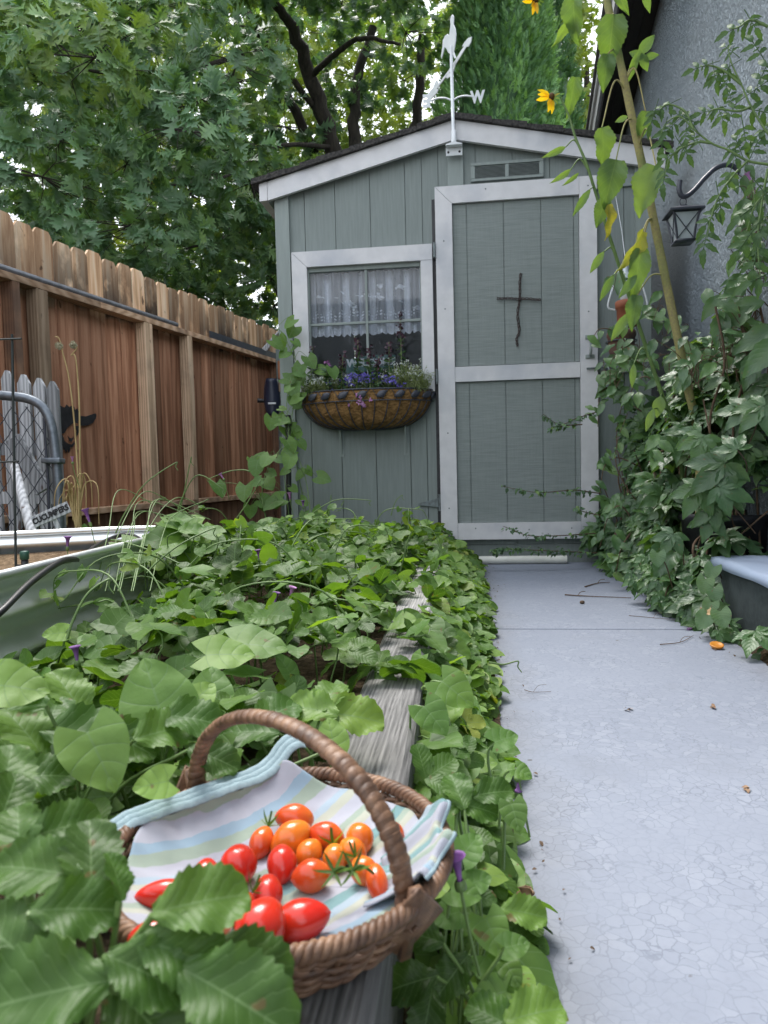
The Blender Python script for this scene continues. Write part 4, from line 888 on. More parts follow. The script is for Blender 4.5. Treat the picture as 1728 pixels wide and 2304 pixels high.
# ------------------------------------------------------------------ oak behind the fence
def tree_limbs(g, segs):
    for pts, r0, r1 in segs:
        p = spline(pts, 26); p[1:-1] += .03*rs.randn(24, 3)*r0*4; g.tube(p, np.linspace(r0, r1, 26), 9)
oak = thing('oak_tree', (-1.9, 9.3, 0), 'large lobed-leaf oak spreading over the plank fence and shed', 'tree')
B = np.array([-1.75, 9.2, 0])
limbs = [([B, B+[0, 0, 1.5], P(775, 520, 9), P(765, 400, 9), P(735, 290, 8.9), P(700, 170, 8.7), P(660, 60, 8.4)], .17, .07),
         ([P(775, 560, 9.05), P(800, 420, 9.3), P(800, 320, 9.3), P(800, 200, 9.3), P(840, 60, 9.2)], .12, .05),
         ([P(770, 540, 9.1), P(730, 400, 9.2), P(700, 330, 9.2), P(640, 200, 9.0), P(600, 110, 8.8), P(560, 30, 8.4)], .09, .035),
         ([P(860, 560, 9.2), P(905, 400, 9.3), P(940, 240, 9.2), P(950, 80, 9.1)], .09, .05),
         ([P(720, 260, 8.9), P(600, 120, 8.3), P(460, 150, 7.6), P(300, 170, 7.0), P(150, 150, 6.6)], .04, .012),
         ([P(745, 330, 8.9), P(620, 330, 8.0), P(500, 400, 7.4), P(360, 420, 6.6)], .03, .01),
         ([P(760, 420, 8.9), P(640, 480, 8.1), P(520, 530, 7.5), P(420, 560, 7.0)], .03, .01),
         ([P(660, 60, 8.4), P(560, -40, 8.0), P(400, -40, 7.3)], .06, .02), ([P(700, 170, 8.7), P(800, 90, 8.0), P(900, 100, 7.6)], .04, .015)]
g = G(); tree_limbs(g, limbs); build('trunk', g, m_bark, oak)
# crown: clumps of drooping sprays in the space behind the fence
def fence_y(x): return F0[1]+(x-F0[0])/.1702
cl = []
tries = 0
while len(cl) < 330 and tries < 60000:
    tries += 1
    x = rs.uniform(-8.5, .3); y = rs.uniform(5.2, 10.8); z = rs.uniform(1.1, 7.2)
    if x < -2.3 and y < 5.6: pass
    if (x-FD[0]/FD[1]*(y-F0[1])-F0[0]) > -.75 and z < 2.4: continue
    if (x-FD[0]/FD[1]*(y-F0[1])-F0[0]) > -.35 and z < 3.0 : continue
    d = (np.array([x, y, z])-CAM); dz = d@FW; px = 864+FPX*(d@RT)/dz; py = 1152-FPX*(d@UP)/dz
    if x > -.35+.0*y or px > 960: continue
    if x < -1.2*y*.62+.2 and y < 6 and z < 4 and rs.rand() < .6: continue
    if 650 < px < 930 and 140 < py < 400 and dz < 9.0: continue
    if px < 70 and 190 < py < 420: continue
    if any(np.linalg.norm(np.array([x, y, z])-c_) < .46 for c_, _ in cl): continue
    cl.append((np.array([x, y, z]), rs.uniform(.38, .62)))
g = G(); g2 = G(); g3 = G()
for c, r in cl:
    ns = int(20*(r/.5)**2); dv = nrm(rs.randn(ns, 3)); dv[:, 2] = dv[:, 2]*.7
    hue = np.clip(.52+.42*rs.randn(), .02, .95)
    for k in range(ns):
        tip = c+dv[k]*r*np.array([1.1, 1.1, .75])*rs.uniform(.75, 1.1); outd = nrm(dv[k]+np.array([0, -.25, -.25]))
        nl = rs.randint(6, 11); az_ = rs.uniform(0, 6.28, nl)
        a1 = nrm(np.cross(outd, [0, 0, 1]) + 1e-3); a2 = np.cross(a1, outd)
        ds = nrm(outd*.9+ (np.cos(az_)[:, None]*a1+np.sin(az_)[:, None]*a2)*1.0+np.array([0, 0, -.35]))
        nm = nrm(outd*.7+np.array([0, -.5, .5])+.4*rs.randn(nl, 3))
        Mx = np.stack([basis(ds[i], nm[i]) for i in range(nl)])*(rs.uniform(.12, .19, nl)[:, None, None])
        R_ = np.clip(hue+.22*rs.randn(nl), 0, .97)
        g.inst(OAK, Mx, tip-outd*.04+ds*.01, R_)
        if k % 2 == 0: g2.tube([c, (c+tip)/2+.05*rs.randn(3), tip], [.006, .004, .0025], 4, cap=False)
build('crown', g, m_oak, oak); build('twigs', g2, m_bark, oak)

# ------------------------------------------------------------------ cypresses and far tree
FROND = merge([xf(BLADE, a, s_, (0, y, 0), t_) for a, s_, y, t_ in ((0, .6, .5, 0), (.5, .5, .25, .1), (-.5, .5, .3, -.1), (.6, .45, 0, .3), (-.6, .45, .05, -.3), (0, .6, 0, .2), (.35, .35, .55, .4), (-.35, .35, .6, -.4))])
def cypress(base, H, Rm, n, label, size=.11, tone=.5, seed=1):
    t = thing('cypress', base, label, 'tree', 'cypresses behind the shed'); g = G(); g.tube([base, base+[0, 0, H*.9]], [.12, .03], 8); build('trunk', g, m_bark, t)
    a = rs.uniform(0, 6.28, n); h = rs.uniform(.04, 1, n); prof_ = np.minimum(1, (1.02-h)*2.2)**.8*np.minimum(1, .7+h)
    lump = 1+.16*vnoise(np.stack([np.cos(a)*2.2, np.sin(a)*2.2, h*H*1.4], -1), 1.6, seed)+.07*vnoise(np.stack([np.cos(a)*3, np.sin(a)*3, h*H*2], -1), 3.5, seed+1)
    r = Rm*prof_*lump*(1-.35*rs.rand(n)**2); p = base+np.stack([r*np.cos(a), r*np.sin(a), h*H], -1)
    out = np.stack([np.cos(a), np.sin(a), np.zeros(n)], -1); d = nrm(out*.8+np.array([0, 0, .9])+.4*rs.randn(n, 3)); nm = nrm(out*.6+np.array([0, 0, .7])+.6*rs.randn(n, 3))
    X_ = nrm(np.cross(d, nm)); Z_ = np.cross(X_, d); Ms = np.stack([X_, d, Z_], -1)*(size*rs.uniform(.6, 1.3, n))[:, None, None]
    tn = np.clip(tone+.5*(lump-1)*2+.15*rs.randn(n), 0, 1); g = G(); g.inst(FROND, Ms, p, tn)
    g.tube(np.array([base+[0, 0, H*x] for x in np.linspace(.03, .93, 8)]), Rm*.68*np.minimum(1, (1.02-np.linspace(.03, .93, 8))*2.2), 12, R=.2)
    build('crown', g, m_cyp, t)
b0 = P(1122, 300, 8.2)*[1, 1, 0]; cypress(b0, 7.6, .74, 30000, 'feathery green cypress standing directly behind the shed ridge', .09, .72, 2)
b0 = P(1240, 300, 9.6)*[1, 1, 0]; cypress(b0, 7.4, .52, 5000, 'darker narrower cypress to the right of the green one', .13, .32, 9)
ft = thing('far_tree', (1.6, 13.5, 0), 'pale yellow-green tree between the cypresses and the house eave', 'tree')
c0_ = P(1320, 150, 13); g = G(); g.tube([c0_*[1, 1, 0], c0_*[1, 1, .5], c0_], [.12, .1, .05], 8); build('trunk', g, m_bark, ft)
n = 9000; p = np.stack([rs.uniform(-2.2, 3.4, n), rs.uniform(-1, 1, n), rs.uniform(-3.2, 4, n)], -1); k = vnoise(p, 1.8, 11) > -.25; p = p[k]; n = len(p)
g = G(); g.inst(OVATE, rotm(n, (0, -.5, .6), .8, dirs=rs.randn(n, 3)+[0, 0, -1.2])*(rs.uniform(.07, .14, n)[:, None, None]), c0_+p, rs.rand(n)); build('crown', g, m_will, ft)
bt_ = thing('back_tree', (-3, 13.5, 0), 'sunlit yellow-green tree seen through gaps below the oak', 'tree')
n = 24000; p = np.stack([rs.uniform(-8.5, 2.2, n), rs.uniform(12.5, 14.2, n), rs.uniform(.4, 9.5, n)], -1); k = vnoise(p, 1.5, 14) > -.35; p = p[k]; n = len(p)
g = G(); g.inst(OAK, rotm(n, (0, -.6, .6), .7, dirs=rs.randn(n, 3)+[0, 0, -1.0])*(rs.uniform(.16, .26, n)[:, None, None]), p, rs.rand(n)); build('crown', g, m_will, bt_)
g = G(); g.tube([(-3, 13.4, 0), (-2.9, 13.4, 3), (-2.5, 13.4, 6)], [.2, .16, .08], 8); g.tube([(-2.9, 13.4, 2.5), (-4, 13.3, 5), (-4.5, 13.3, 7)], [.12, .08, .04], 8); build('trunk', g, m_bark, bt_)

# ------------------------------------------------------------------ ground cover: strawberry and morning glory leaves
def canopy(x, y):
    h = .235+.03*vnoise(np.stack([x, y], -1), 5, 21)+.018*vnoise(np.stack([x, y], -1), 13, 22)
    h = h+.07*np.exp(-((x+.55)**2/.09+(y-1.6)**2/.5))+.05*np.exp(-((x+.75)**2/.1+(y-2.6)**2/.3))-.05*np.clip((y-2.9)/.8, 0, 1)
    h = h-.075*np.clip((-x-.52)/.22, 0, 1)*np.clip((2.0-y)/.3, 0, 1)
    return np.where(x > tx(y)-.10, np.minimum(h, .215), h)
def bed_ok(x, y):
    ok = ((y > .3) | (x < -.26)) & (y < 3.78) & (x < tx(y)-.0) & (x > -2.2)
    tk = (x < -.84) & (y < 2.10+.48*(x+1.29)+.03) ; ok &= ~tk
    bk = (np.hypot((x+.15)/.15, (y-.51)/.15) < 1.0); ok &= ~bk
    tm = (x > tx(y)-.10); 
    pr = np.where(y < 1.05, .015, np.where(y < 1.4, .25, np.where((y > 1.5) & (y < 1.8), .12, np.where((y > 2.0) & (y < 2.3), .18, .55))))
    ok &= ~(tm & (rs.rand(len(x)) > pr))
    ok &= ~((y < .62) & (x > -.30) & (x < -.0))
    return ok
def scatter_bed(n, tpl, smin, smax, tilt, zjit, mult=1.0, lowfrac=.35, kind='s'):
    x = rs.uniform(-2.1, -.05, n); y = -.25+4.05*rs.rand(n)**.88
    k = bed_ok(x, y); x, y = x[k], y[k]; n = len(x); h = canopy(x, y)
    low = rs.rand(n) < lowfrac; z = h-np.where(low, rs.uniform(.02, .09, n), rs.uniform(-.012, zjit, n)); z = np.maximum(z, np.where(x > tx(y)-.1, .2, .145))
    s = rs.uniform(smin, smax, n)
    lean = np.stack([.25*rs.randn(n), -.08+.25*rs.randn(n), np.full(n, .8)], -1)
    N = nrm(lean+tilt*rs.randn(n, 3)); D_ = rs.randn(n, 3); D_ -= N*(D_*N).sum(1, keepdims=True); D_ = nrm(D_)
    X_ = np.cross(D_, N); Ms = np.stack([X_, D_, N], -1)*s[:, None, None]*np.array([1, 1, 1.0])
    cl_ = .5+.25*vnoise(np.stack([x, y], -1), 3.2, 31); R_ = np.clip(cl_+.22*rs.randn(n), 0, 1)
    return tpl, Ms, np.stack([x, y, z], -1), R_
g = G(); gg = G(); gs = G()
for tp, nn_ in ((TRI, 2300), (TRI2, 1700)): T = scatter_bed(nn_, tp, .034, .056, .24, .03); g.inst(*T); pts = T[2]; 
for p_ in pts[:500]: gs.tube([p_, p_+[rs.uniform(-.02, .02), rs.uniform(-.02, .02), -.09]], .0018, 4, cap=False)
for tp, nn_ in ((HEARTL, 2700), (HEART, 1500)): T = scatter_bed(nn_, tp, .028, .058, .32, .04, lowfrac=.15); T = (T[0], T[1], T[2]+[0, 0, .014], T[3]); gg.inst(*T)
for p_ in T[2][:700]: gs.tube(spline([p_, p_+[rs.uniform(-.03, .03), rs.uniform(-.03, .03), -.03], p_+[rs.uniform(-.05, .05), rs.uniform(-.05, .05), -.1]], 5), .0014, 4, cap=False)
# spill to the right of the timber
def spill(n, tpl, smin, smax):
    y = .28+3.5*rs.rand(n)**.85; f = rs.rand(n)**.8
    edge = -.012+.068*np.clip(.75+.35*vnoise(y[:, None]*[1, 0], 9, 41), .2, 1.3)-.03*np.clip((y-2.2), 0, 1)
    x0 = tx(y)-.004; x = x0+f*(edge-x0); z = (.195-.175*f**.9)*rs.uniform(.7, 1.02, n)+.01
    low = rs.rand(n) < .3; z = np.where(low, z*rs.uniform(.2, .7, n), z); z = np.maximum(z, .012)
    s = rs.uniform(smin, smax, n); N = nrm(np.stack([.25+.3*rs.randn(n), -.15+.3*rs.randn(n), .85+.1*rs.randn(n)], -1))
    D_ = rs.randn(n, 3)+np.array([.5, -.2, -.3]); D_ -= N*(D_*N).sum(1, keepdims=True); D_ = nrm(D_); X_ = np.cross(D_, N)
    R_ = np.clip(.62+.25*vnoise(np.stack([x, y], -1), 4, 33)+.22*rs.randn(n), 0, 1)
    k = ~((y < .62) & (x < .0)); k &= ~((f < .18) & (y < 1.0) & (y > .62) & (rs.rand(n) < .7))
    return tpl, (np.stack([X_, D_, N], -1)*s[:, None, None])[k], np.stack([x, y, z], -1)[k], R_[k]
for tp, nn_ in ((TRI, 330), (TRI2, 180)): T = spill(nn_, tp, .030, .048); g.inst(*T)
for tp, nn_ in ((HEARTL, 800), (HEART, 650)): T = spill(nn_, tp, .034, .062); gg.inst(*T)
for p_ in T[2][:350]: gs.tube(spline([p_, p_+[-.02, rs.uniform(-.03, .03), -.01], [p_[0]-.05, p_[1]+rs.uniform(-.04, .04), max(.02, p_[2]-.06)]], 5), .0013, 4, cap=False)
for k in range(46):
    y = rs.uniform(1.15, 3.5); x = rs.uniform(-.75, -.15) if k % 3 else rs.uniform(-1.0, -.45); h = float(canopy(np.array([x]), np.array([y]))[0]); a0 = np.array([x, y, h-.03]); L = rs.uniform(.12, .34); dr = nrm([rs.randn(), rs.randn()*.6, 0]); up_ = rs.uniform(.03, .13)
    q = spline([a0, a0+dr*L*.3+[0, 0, up_], a0+dr*L*.7+[.02*rs.randn(), 0, up_*1.05], a0+dr*L+[0, 0, up_*rs.uniform(.3, 1.0)], a0+dr*(L+.02)+[0, .01, up_*.5-.01]], 26); gs.tube(q, np.linspace(.0022, .001, 26), 5, cap=False)
    m_ = 5; ii = rs.randint(6, 25, m_); gg.inst(HEARTL, rotm(m_, (0, -.5, .8), .5)*(rs.uniform(.018, .036, m_)[:, None, None]), q[ii]+.006*rs.randn(m_, 3), np.clip(.6+.3*rs.randn(m_), 0, 1))
build('strawberry_ground_cover', g, m_straw_l, kind='stuff')
build('morning_glory_ground_cover', gg, m_glory, kind='stuff')
# long running vine stems and curling tendrils
def curl(a, b, hgt, turns=0, n=30):
    a, b = np.array(a), np.array(b); m = (a+b)/2+np.array([0, 0, hgt]); return spline([a, a*.7+m*.3+[0, 0, hgt*.25], m, b+[0, 0, .012], b, b+[.008, 0, -.012]], n)
for a, b, h_ in ((P(395, 1190, 2.3), P(430, 1040, 2.3), .0), (P(395, 1170, 2.3), P(500, 1107, 2.3), .10), (P(530, 1170, 2.5), P(585, 1090, 2.5), .0), (P(260, 1200, 2.2), P(395, 1050, 2.25), .05), (P(690, 1170, 3), P(830, 1132, 3), .05),
               (P(740, 1170, 3.1), P(745, 1120, 3.1), .02), (P(880, 1160, 3.2), P(905, 1120, 3.2), .03), (P(560, 1060, 2.7), P(470, 1085, 2.7), .02), (P(150, 1440, 1.1), P(245, 1320, 1.15), .03), (P(330, 1290, 1.6), P(480, 1200, 1.7), .02),
               (P(250, 1215, 1.8), P(500, 1330, 1.6), .02), (P(500, 1330, 1.6), P(640, 1280, 1.7), .03), (P(400, 1430, 1.2), P(300, 1500, 1.1), .01), (P(950, 1550, 1.0), P(1010, 1640, .95), .02), (P(1100, 1490, 1.5), P(1165, 1500, 1.5), .0)):
    gs.tube(curl(a, b, h_), np.linspace(.0026, .0011, 30), 5)
build('vine_stems', gs, m_stem, kind='stuff')
# litter along the edges of the path
g = G(); n = 260; y = rs.uniform(.5, 3.75, n); side = rs.rand(n) < .5; x = np.where(side, .05+.03*np.abs(rs.randn(n)), .735-.045*np.abs(rs.randn(n))*(y > 1.9)); p = np.stack([x, y, np.full(n, .004)], -1)
g.inst(OVATE, rotm(n, tilt=.3)*(rs.uniform(.003, .010, n)[:, None, None]), p, rs.rand(n)); build('leaf_litter', g, m_vine, kind='stuff')

# morning glory flowers (furled purple trumpets)
def flower(px, py, d, L, up, mat, label):
    c = P(px, py, d); t = thing('morning_glory_flower', c, label, 'flower', 'furled morning glory flowers'); ax = basis(nrm(np.cross(up, [0, 1, .1])), up)
    g = G(); rf = min(1.15, L/.032); g.lathe([(.0022*rf, -.5*L), (.0026*rf, -.2*L), (.004*rf, .15*L), (.0055*rf, .35*L), (.0085*rf, .47*L), (.0105*rf, .52*L), (.0065*rf, .40*L), (.0, .1*L)], c, 10, ax=basis((0, 1, 0.01), up)); build('trumpet', g, mat, t)
    g = G(); g.lathe([(.0, -.62*L), (.0045, -.55*L), (.0045, -.35*L), (.003, -.25*L)], c, 8, ax=basis((0, 1, 0.01), up)); q = c-np.array(up)*L*.6; g.tube([q, q+[.005, 0, -.03], q+[.012, .01, -.07]], .0013, 5); build('calyx', g, m_stem, t)
for px, py, d, L, up, mat, lab in ((198, 1165, 2.0, .05, (-.3, 0, 1), m_petal, 'dark purple furled flower below the dried allium stalks'), (152, 1222, 1.9, .035, (.1, 0, 1), m_petal, 'small purple flower above the mulch of the galvanised bed'),
     (163, 1035, 2.3, .022, (0, 0, 1), m_pink, 'tiny lilac flower bud beside the allium stem'), (582, 1250, 1.6, .026, (-.1, 0, 1), m_petal, 'purple flower in the middle of the leafy bed'), (620, 1347, 1.35, .024, (.2, 0, 1), m_petal, 'deep purple flower low in the bed, nearest of the upright ones'),
     (500, 1073, 2.7, .028, (-.5, 0, .8), m_pink, 'pale pink flower on a tendril before the plank fence'), (652, 1118, 3.2, .04, (-.1, 0, 1), m_pink, 'pink flower at the foot of the shed corner'), (682, 1135, 3.2, .034, (0, 0, 1), m_petal, 'narrow violet flower low beside the shed corner'),
     (172, 1475, 1.0, .026, (-.1, 0, 1), m_petal, 'dusky purple wilted flower before the corrugated bed wall'), (655, 1335, 1.4, .026, (.3, 0, 1), m_pink, 'faded pink-brown flower beside the deep purple one'), (1031, 1962, .52, .024, (-.15, .1, 1), m_petal, 'thin magenta bud standing right of the wicker basket'),
     (1166, 1765, .75, .014, (0, 0, -1), m_petal, 'tiny dark seed bud hanging over the path edge')):
    flower(px, py, d, L, nrm(up), mat, lab)

# ------------------------------------------------------------------ single large leaves and small plants placed where they stand
class Plant:
    def __init__(s, name, label, cat, root, lmat, group=None, smat=None):
        s.t = thing(name, root, label, cat, group); s.root = np.array(root, float); s.l = G(); s.s = G(); s.lmat = lmat; s.smat = smat or m_stem; s.hasstem = False
    def leaf(s, tpl, px, py, d, Lpx, ang, face=.5, side=0., R=.5, stem=True, wid=1.0, src=None, rad=.0016, up=.7):
        c = P(px, py, d); L = Lpx/FPX*d; a = math.radians(ang); ray = nrm(c-CAM)
        nv = nrm(-ray*face+np.array([0, 0, 1.0])*up+RT*side); di = RT*math.cos(a)+UP*math.sin(a); di = di-nv*np.dot(di, nv)
        Bm = basis(di, nv)*L; Bm = Bm*np.array([wid, 1, 1]); b = c-nrm(di)*L*.5
        s.l.inst(tpl, [Bm], [b], [R])
        if stem:
            q = s.root if src is None else np.array(src)
            if src is None and np.linalg.norm(q-b) > .22: q = b+np.array([rs.uniform(-.03, .0), .01, -.07]); q[2] = max(q[2], .01)
            m = (b+q)/2+np.array([0, 0, .02])-nrm(di)*L*.25
            s.s.tube(spline([q, m, b-nv*rad], 14), rad, 5); s.hasstem = True
        return b
    def stem(s, pts, r, n=24, seg=6): s.s.tube(spline(pts, n), r, seg); s.hasstem = True
    def done(s):
        build('leaves', s.l, s.lmat, s.t)
        if s.hasstem: build('stems', s.s, s.smat, s.t)
        return s.t
p = Plant('strawberry_plant', 'large serrated strawberry leaves in the bottom left corner, overlapping the basket', 'plant', P(190, 2330, .40)*[1, 1, 0]+[0, 0, .14], m_straw_l)
for px, py, d, L, a, fc, sd_, R_ in ((456, 2022, .375, 215, 28, .8, 0, .85), (412, 2140, .36, 215, -14, .9, .1, .6), (525, 2240, .345, 290, -35, .9, -.2, .55), (570, 2165, .375, 210, -12, .8, .3, .3),
        (330, 2185, .35, 200, -25, .9, 0, .5), (206, 1925, .40, 190, 85, 1.1, .2, .3), (268, 1968, .39, 110, 50, .4, 1.2, .7), (40, 1871, .42, 150, 100, 1.1, -.2, .6),
        (150, 1855, .43, 160, 35, .8, .1, .6), (80, 1950, .39, 200, 170, .7, 0, .65), (172, 2040, .375, 190, 15, .9, 0, .6), (20, 2120, .36, 230, 130, 1.0, 0, .5), (75, 2235, .335, 320, 200, 1.0, 0, .6),
        (330, 2290, .35, 240, -50, .9, 0, .2), (15, 1745, .47, 170, 80, 1.2, .1, .6), (20, 1800, .45, 150, 60, 1.0, .5, .3), ):
    p.leaf(SH, px, py, d, L, a, fc, sd_, min(.95, R_*.8), up=.5, rad=.002)
p.done()
p = Plant('strawberry_plant', 'strawberry plant with a yellowing leaf beside the timber behind the basket handle', 'plant', P(700, 1720, .8)*[1, 1, 0]+[0, 0, .14], m_straw_l)
for px, py, d, L, a, fc, sd_, R_ in ((790, 1605, .80, 150, 0, .8, 0, .93), (700, 1590, .80, 130, 150, .8, 0, .88), (742, 1560, .82, 110, 80, .6, 0, .75), (560, 1640, .74, 140, 170, .6, 0, .5), (620, 1600, .78, 130, 60, .7, 0, .55)): p.leaf(SH, px, py, d, L, a, fc, sd_, R_, up=.8)
p.done()
p = Plant('strawberry_plant', 'strawberry plant with folded dark leaves at the left edge behind the basket', 'plant', P(150, 1720, .66)*[1, 1, 0]+[0, 0, .14], m_straw_l)
for px, py, d, L, a, fc, sd_, R_ in ((195, 1640, .68, 190, 20, .6, 0, .5), (120, 1600, .7, 130, 70, .7, .3, .45), (60, 1640, .66, 160, 110, .9, .9, .75), (280, 1660, .66, 150, -20, .8, 0, .4), (160, 1555, .74, 140, 100, .9, .8, .8), (370, 1640, .66, 150, 40, .7, .5, .7), (430, 1610, .68, 150, 10, .6, 0, .5), (90, 1740, .58, 150, 30, .8, 0, .35), (480, 1700, .64, 120, -20, .8, 0, .3), (20, 1560, .62, 180, 160, .6, 0, .6)):
    p.leaf(SH, px, py, d, L, a, fc, sd_, R_, up=.8)
p.done()
p = Plant('morning_glory_plant', 'big pale heart-shaped morning glory leaves standing above the strawberries behind the basket', 'vine', P(320, 1700, .7)*[1, 1, 0]+[0, 0, .14], m_glory)
for px, py, d, L, a, fc, R_ in ((345, 1548, .72, 165, 105, 1.6, .55), (228, 1712, .60, 150, -68, 1.3, .6), (338, 1765, .58, 78, 200, 1.2, .75), (455, 1560, .74, 80, 60, .8, .92), (745, 1645, .74, 70, 100, 1.5, .8), (45, 1545, .62, 130, 10, .6, .7), (520, 1470, .95, 110, 20, .4, .7), (400, 1400, 1.2, 100, 180, .5, .6), (120, 1425, 1.1, 48, 200, .8, .95), (590, 1450, 1.0, 120, 0, .3, .5)):
    p.leaf(HEART, px, py, d, L, a, fc, 0, min(.9, R_+.15), up=.6, rad=.0018)
p.done()
p = Plant('morning_glory_plant', 'heart leaves and thin stems hanging over the path right of the basket', 'vine', P(1010, 2200, .56)*[1, 1, 0]+[0, 0, .01], m_glory)
for px, py, d, L, a, fc, R_ in ((1112, 2110, .58, 85, -75, 1.2, .7), (1050, 2010, .58, 70, -20, .9, .65), (1080, 1980, .6, 60, 30, .9, .6), (1130, 2190, .57, 95, -60, 1.1, .6), (1165, 2125, .56, 60, 20, .8, .4), (1155, 2195, .56, 55, -70, 1.2, .2), (1000, 2060, .58, 70, 200, .9, .55), (1060, 1900, .62, 70, 60, .9, .6), (1180, 1740, .74, 40, -45, .9, .6), (1160, 1840, .66, 62, -80, 1.3, .3), (1140, 1660, .8, 60, 30, .7, .6),
        (1030, 1560, .95, 90, -50, .9, .65), (980, 1620, .88, 80, -60, 1.1, .6), (1100, 2240, .55, 80, 200, .9, .45)):
    p.leaf(HEART, px, py, d, L, a, fc, .1, R_, up=.6)
p.done()
p = Plant('strawberry_plant', 'strawberry plant with rounded serrated leaves at the bottom edge beside the path', 'plant', P(1080, 2290, .58)*[1, 1, 0]+[0, 0, .01], m_straw_l)
for px, py, d, L, a, fc, R_ in ((1180, 2050, .6, 105, -10, 1.0, .8), (1205, 2275, .52, 150, 30, .7, .85), (1110, 2285, .52, 130, 130, .8, .6), (1020, 2190, .56, 110, 240, .9, .2), (940, 2100, .56, 120, 150, .9, .2), (920, 2210, .55, 130, 200, .9, .12), (960, 2290, .54, 120, 260, .9, .15), (1030, 1775, .68, 95, 100, .9, .55), (1000, 1815, .67, 85, 190, .9, .5), (1075, 1815, .67, 95, -15, .9, .5), (1110, 1780, .68, 100, 20, .8, .35)):
    p.leaf(SH, px, py, d, L, a, fc, .1, R_, up=.6)
p.done()

# morning glory vine climbing the shed's left corner
p = Plant('morning_glory_plant', 'morning glory leaves and thin stems spilling over the far end of the galvanised bed', 'vine', np.array([-.80, 2.0, .16]), m_glory)
for i in range(34):
    px = rs.uniform(285, 490); py = 1290-(px-285)*.42+rs.uniform(-62, 55); d = rs.uniform(1.75, 2.15)
    p.leaf(HEART if i % 2 else SL, px, py, d, rs.uniform(45, 92), rs.uniform(0, 360), rs.uniform(.1, .7), rs.uniform(-.3, .3), rs.uniform(.3, .97), up=.8)
for i in range(9): x0 = rs.uniform(180, 420); p.stem([P(x0, 1330, 1.6), P(x0+30, 1200, 1.8), P(x0+rs.uniform(40, 110), 1100+rs.uniform(-20, 60), 1.95), P(x0+rs.uniform(110, 180), 1120+rs.uniform(-10, 80), 2.0)], .0013)
p.done()
p = Plant('climbing_vine', 'morning glory vine climbing the left corner of the shed', 'vine', np.array([-.93, 3.72, .12]), m_glory)
def vine_run(p, pts, n, lpx, d, tpl, jit=12, rad=.003, hang=True, R=(.3, .7)):
    q = spline([P(x, y, d_) for x, y, d_ in pts], 50); p.s.tube(q, np.linspace(rad, rad*.5, 50), 5); p.hasstem = True
    for i in range(n):
        k = rs.randint(2, 49); c = q[k]+rs.randn(3)*jit/FPX*d*[1, .6, 1]; dz = (c-CAM)@FW
        px = 864+FPX*((c-CAM)@RT)/dz; py = 1152-FPX*((c-CAM)@UP)/dz
        p.leaf(tpl, px, py, dz, rs.uniform(*lpx), rs.uniform(200, 340) if hang else rs.uniform(0, 360), rs.uniform(.5, 1.5), rs.uniform(-.5, .5), rs.uniform(*R), stem=True, src=q[k], rad=.0012)
vine_run(p, [(690, 1160, 3.7), (668, 1050, 3.7), (655, 960, 3.72), (668, 880, 3.72), (680, 850, 3.72), (660, 800, 3.74), (640, 760, 3.74), (612, 715, 3.75)], 22, (18, 36), 3.72, HEARTL, 20)
vine_run(p, [(650, 1160, 3.6), (640, 1060, 3.6), (650, 980, 3.65), (645, 900, 3.68), (660, 850, 3.7)], 15, (20, 42), 3.6, HEARTL, 18)
vine_run(p, [(600, 1180, 3.4), (590, 1100, 3.4), (610, 1040, 3.45), (640, 1000, 3.5)], 16, (22, 48), 3.4, HEARTL, 28)
vine_run(p, [(700, 1170, 3.5), (690, 1090, 3.55), (672, 1030, 3.6)], 7, (22, 40), 3.5, HEARTL, 24)
p.done()
g = G(); g.tube([P(650, 1220, 3.68), P(650, 1100, 3.68), P(648, 960, 3.68)], .014, 10); g.tube([P(648, 958, 3.68), P(646, 935, 3.68)], .019, 10)
build('black_standpipe', g, m_hose, loc=P(650, 1220, 3.68), label='black upright pipe with a valve among the vines at the shed corner', cat='pipe')

# flowers in the window basket
m_fl = M('alyssum_green', (.26, .32, .12), (.18, .24, .10), .7, ns=40)
m_purple = M('lobelia_petal', (.10, .08, .42), (.18, .14, .58), .6, ns=60)
m_wpet = M('white_petal', (.62, .66, .62), (.5, .55, .5), .6, ns=60)
m_maroon = M('snapdragon_petal', (.06, .012, .03), (.03, .01, .02), .6, ns=60)
def cushion(nm, label, cat, x0, x1, n, h, mats, sz, frac, group=None, dy=.15):
    t = thing(nm, ((x0+x1)/2, SY-.09, .92), label, cat, group)
    gs_ = G(); gl = G(); gf = G()
    for i in range(n):
        x = rs.uniform(x0, x1); y = SY-rs.uniform(.02, dy); u = abs(x-(x0+x1)/2)/((x1-x0)/2); hh = h*(1-.5*u*u)*rs.uniform(.6, 1.1)
        b = np.array([x, y, .915]); tp_ = b+np.array([.03*rs.randn(), -.02*abs(rs.randn()), hh]); gs_.tube([b, (b+tp_)/2+[.006*rs.randn(), 0, 0], tp_], .0009, 3, cap=False)
        k = 5; gl.inst(BLADE, rotm(k, tilt=1)*(rs.uniform(.010, .022, k)[:, None, None]), b+(tp_-b)*rs.uniform(.2, 1, (k, 1)), rs.rand(k))
        if rs.rand() < frac: k = 4; gf.inst(OVATE, rotm(k, (0, -.8, .4), .5)*(sz*rs.uniform(.7, 1.3, k)[:, None, None]), tp_+.004*rs.randn(k, 3), rs.rand(k))
    build('stems', gs_, m_fl, t); build('foliage', gl, mats[0], t); build('blossoms', gf, mats[1], t)
m_fll = leaf_mat('fine_foliage', (.17, .22, .08), (.30, .34, .14), transl=.3, veins=2)
m_gpl = leaf_mat('snapdragon_leaf', (.06, .13, .055), (.10, .19, .08), transl=.25, veins=2)
cushion('lobelia_clump', 'purple-blue lobelia clump at the middle of the window basket', 'flowers', -.70, -.38, 300, .10, (m_gpl, m_purple), .014, .8)
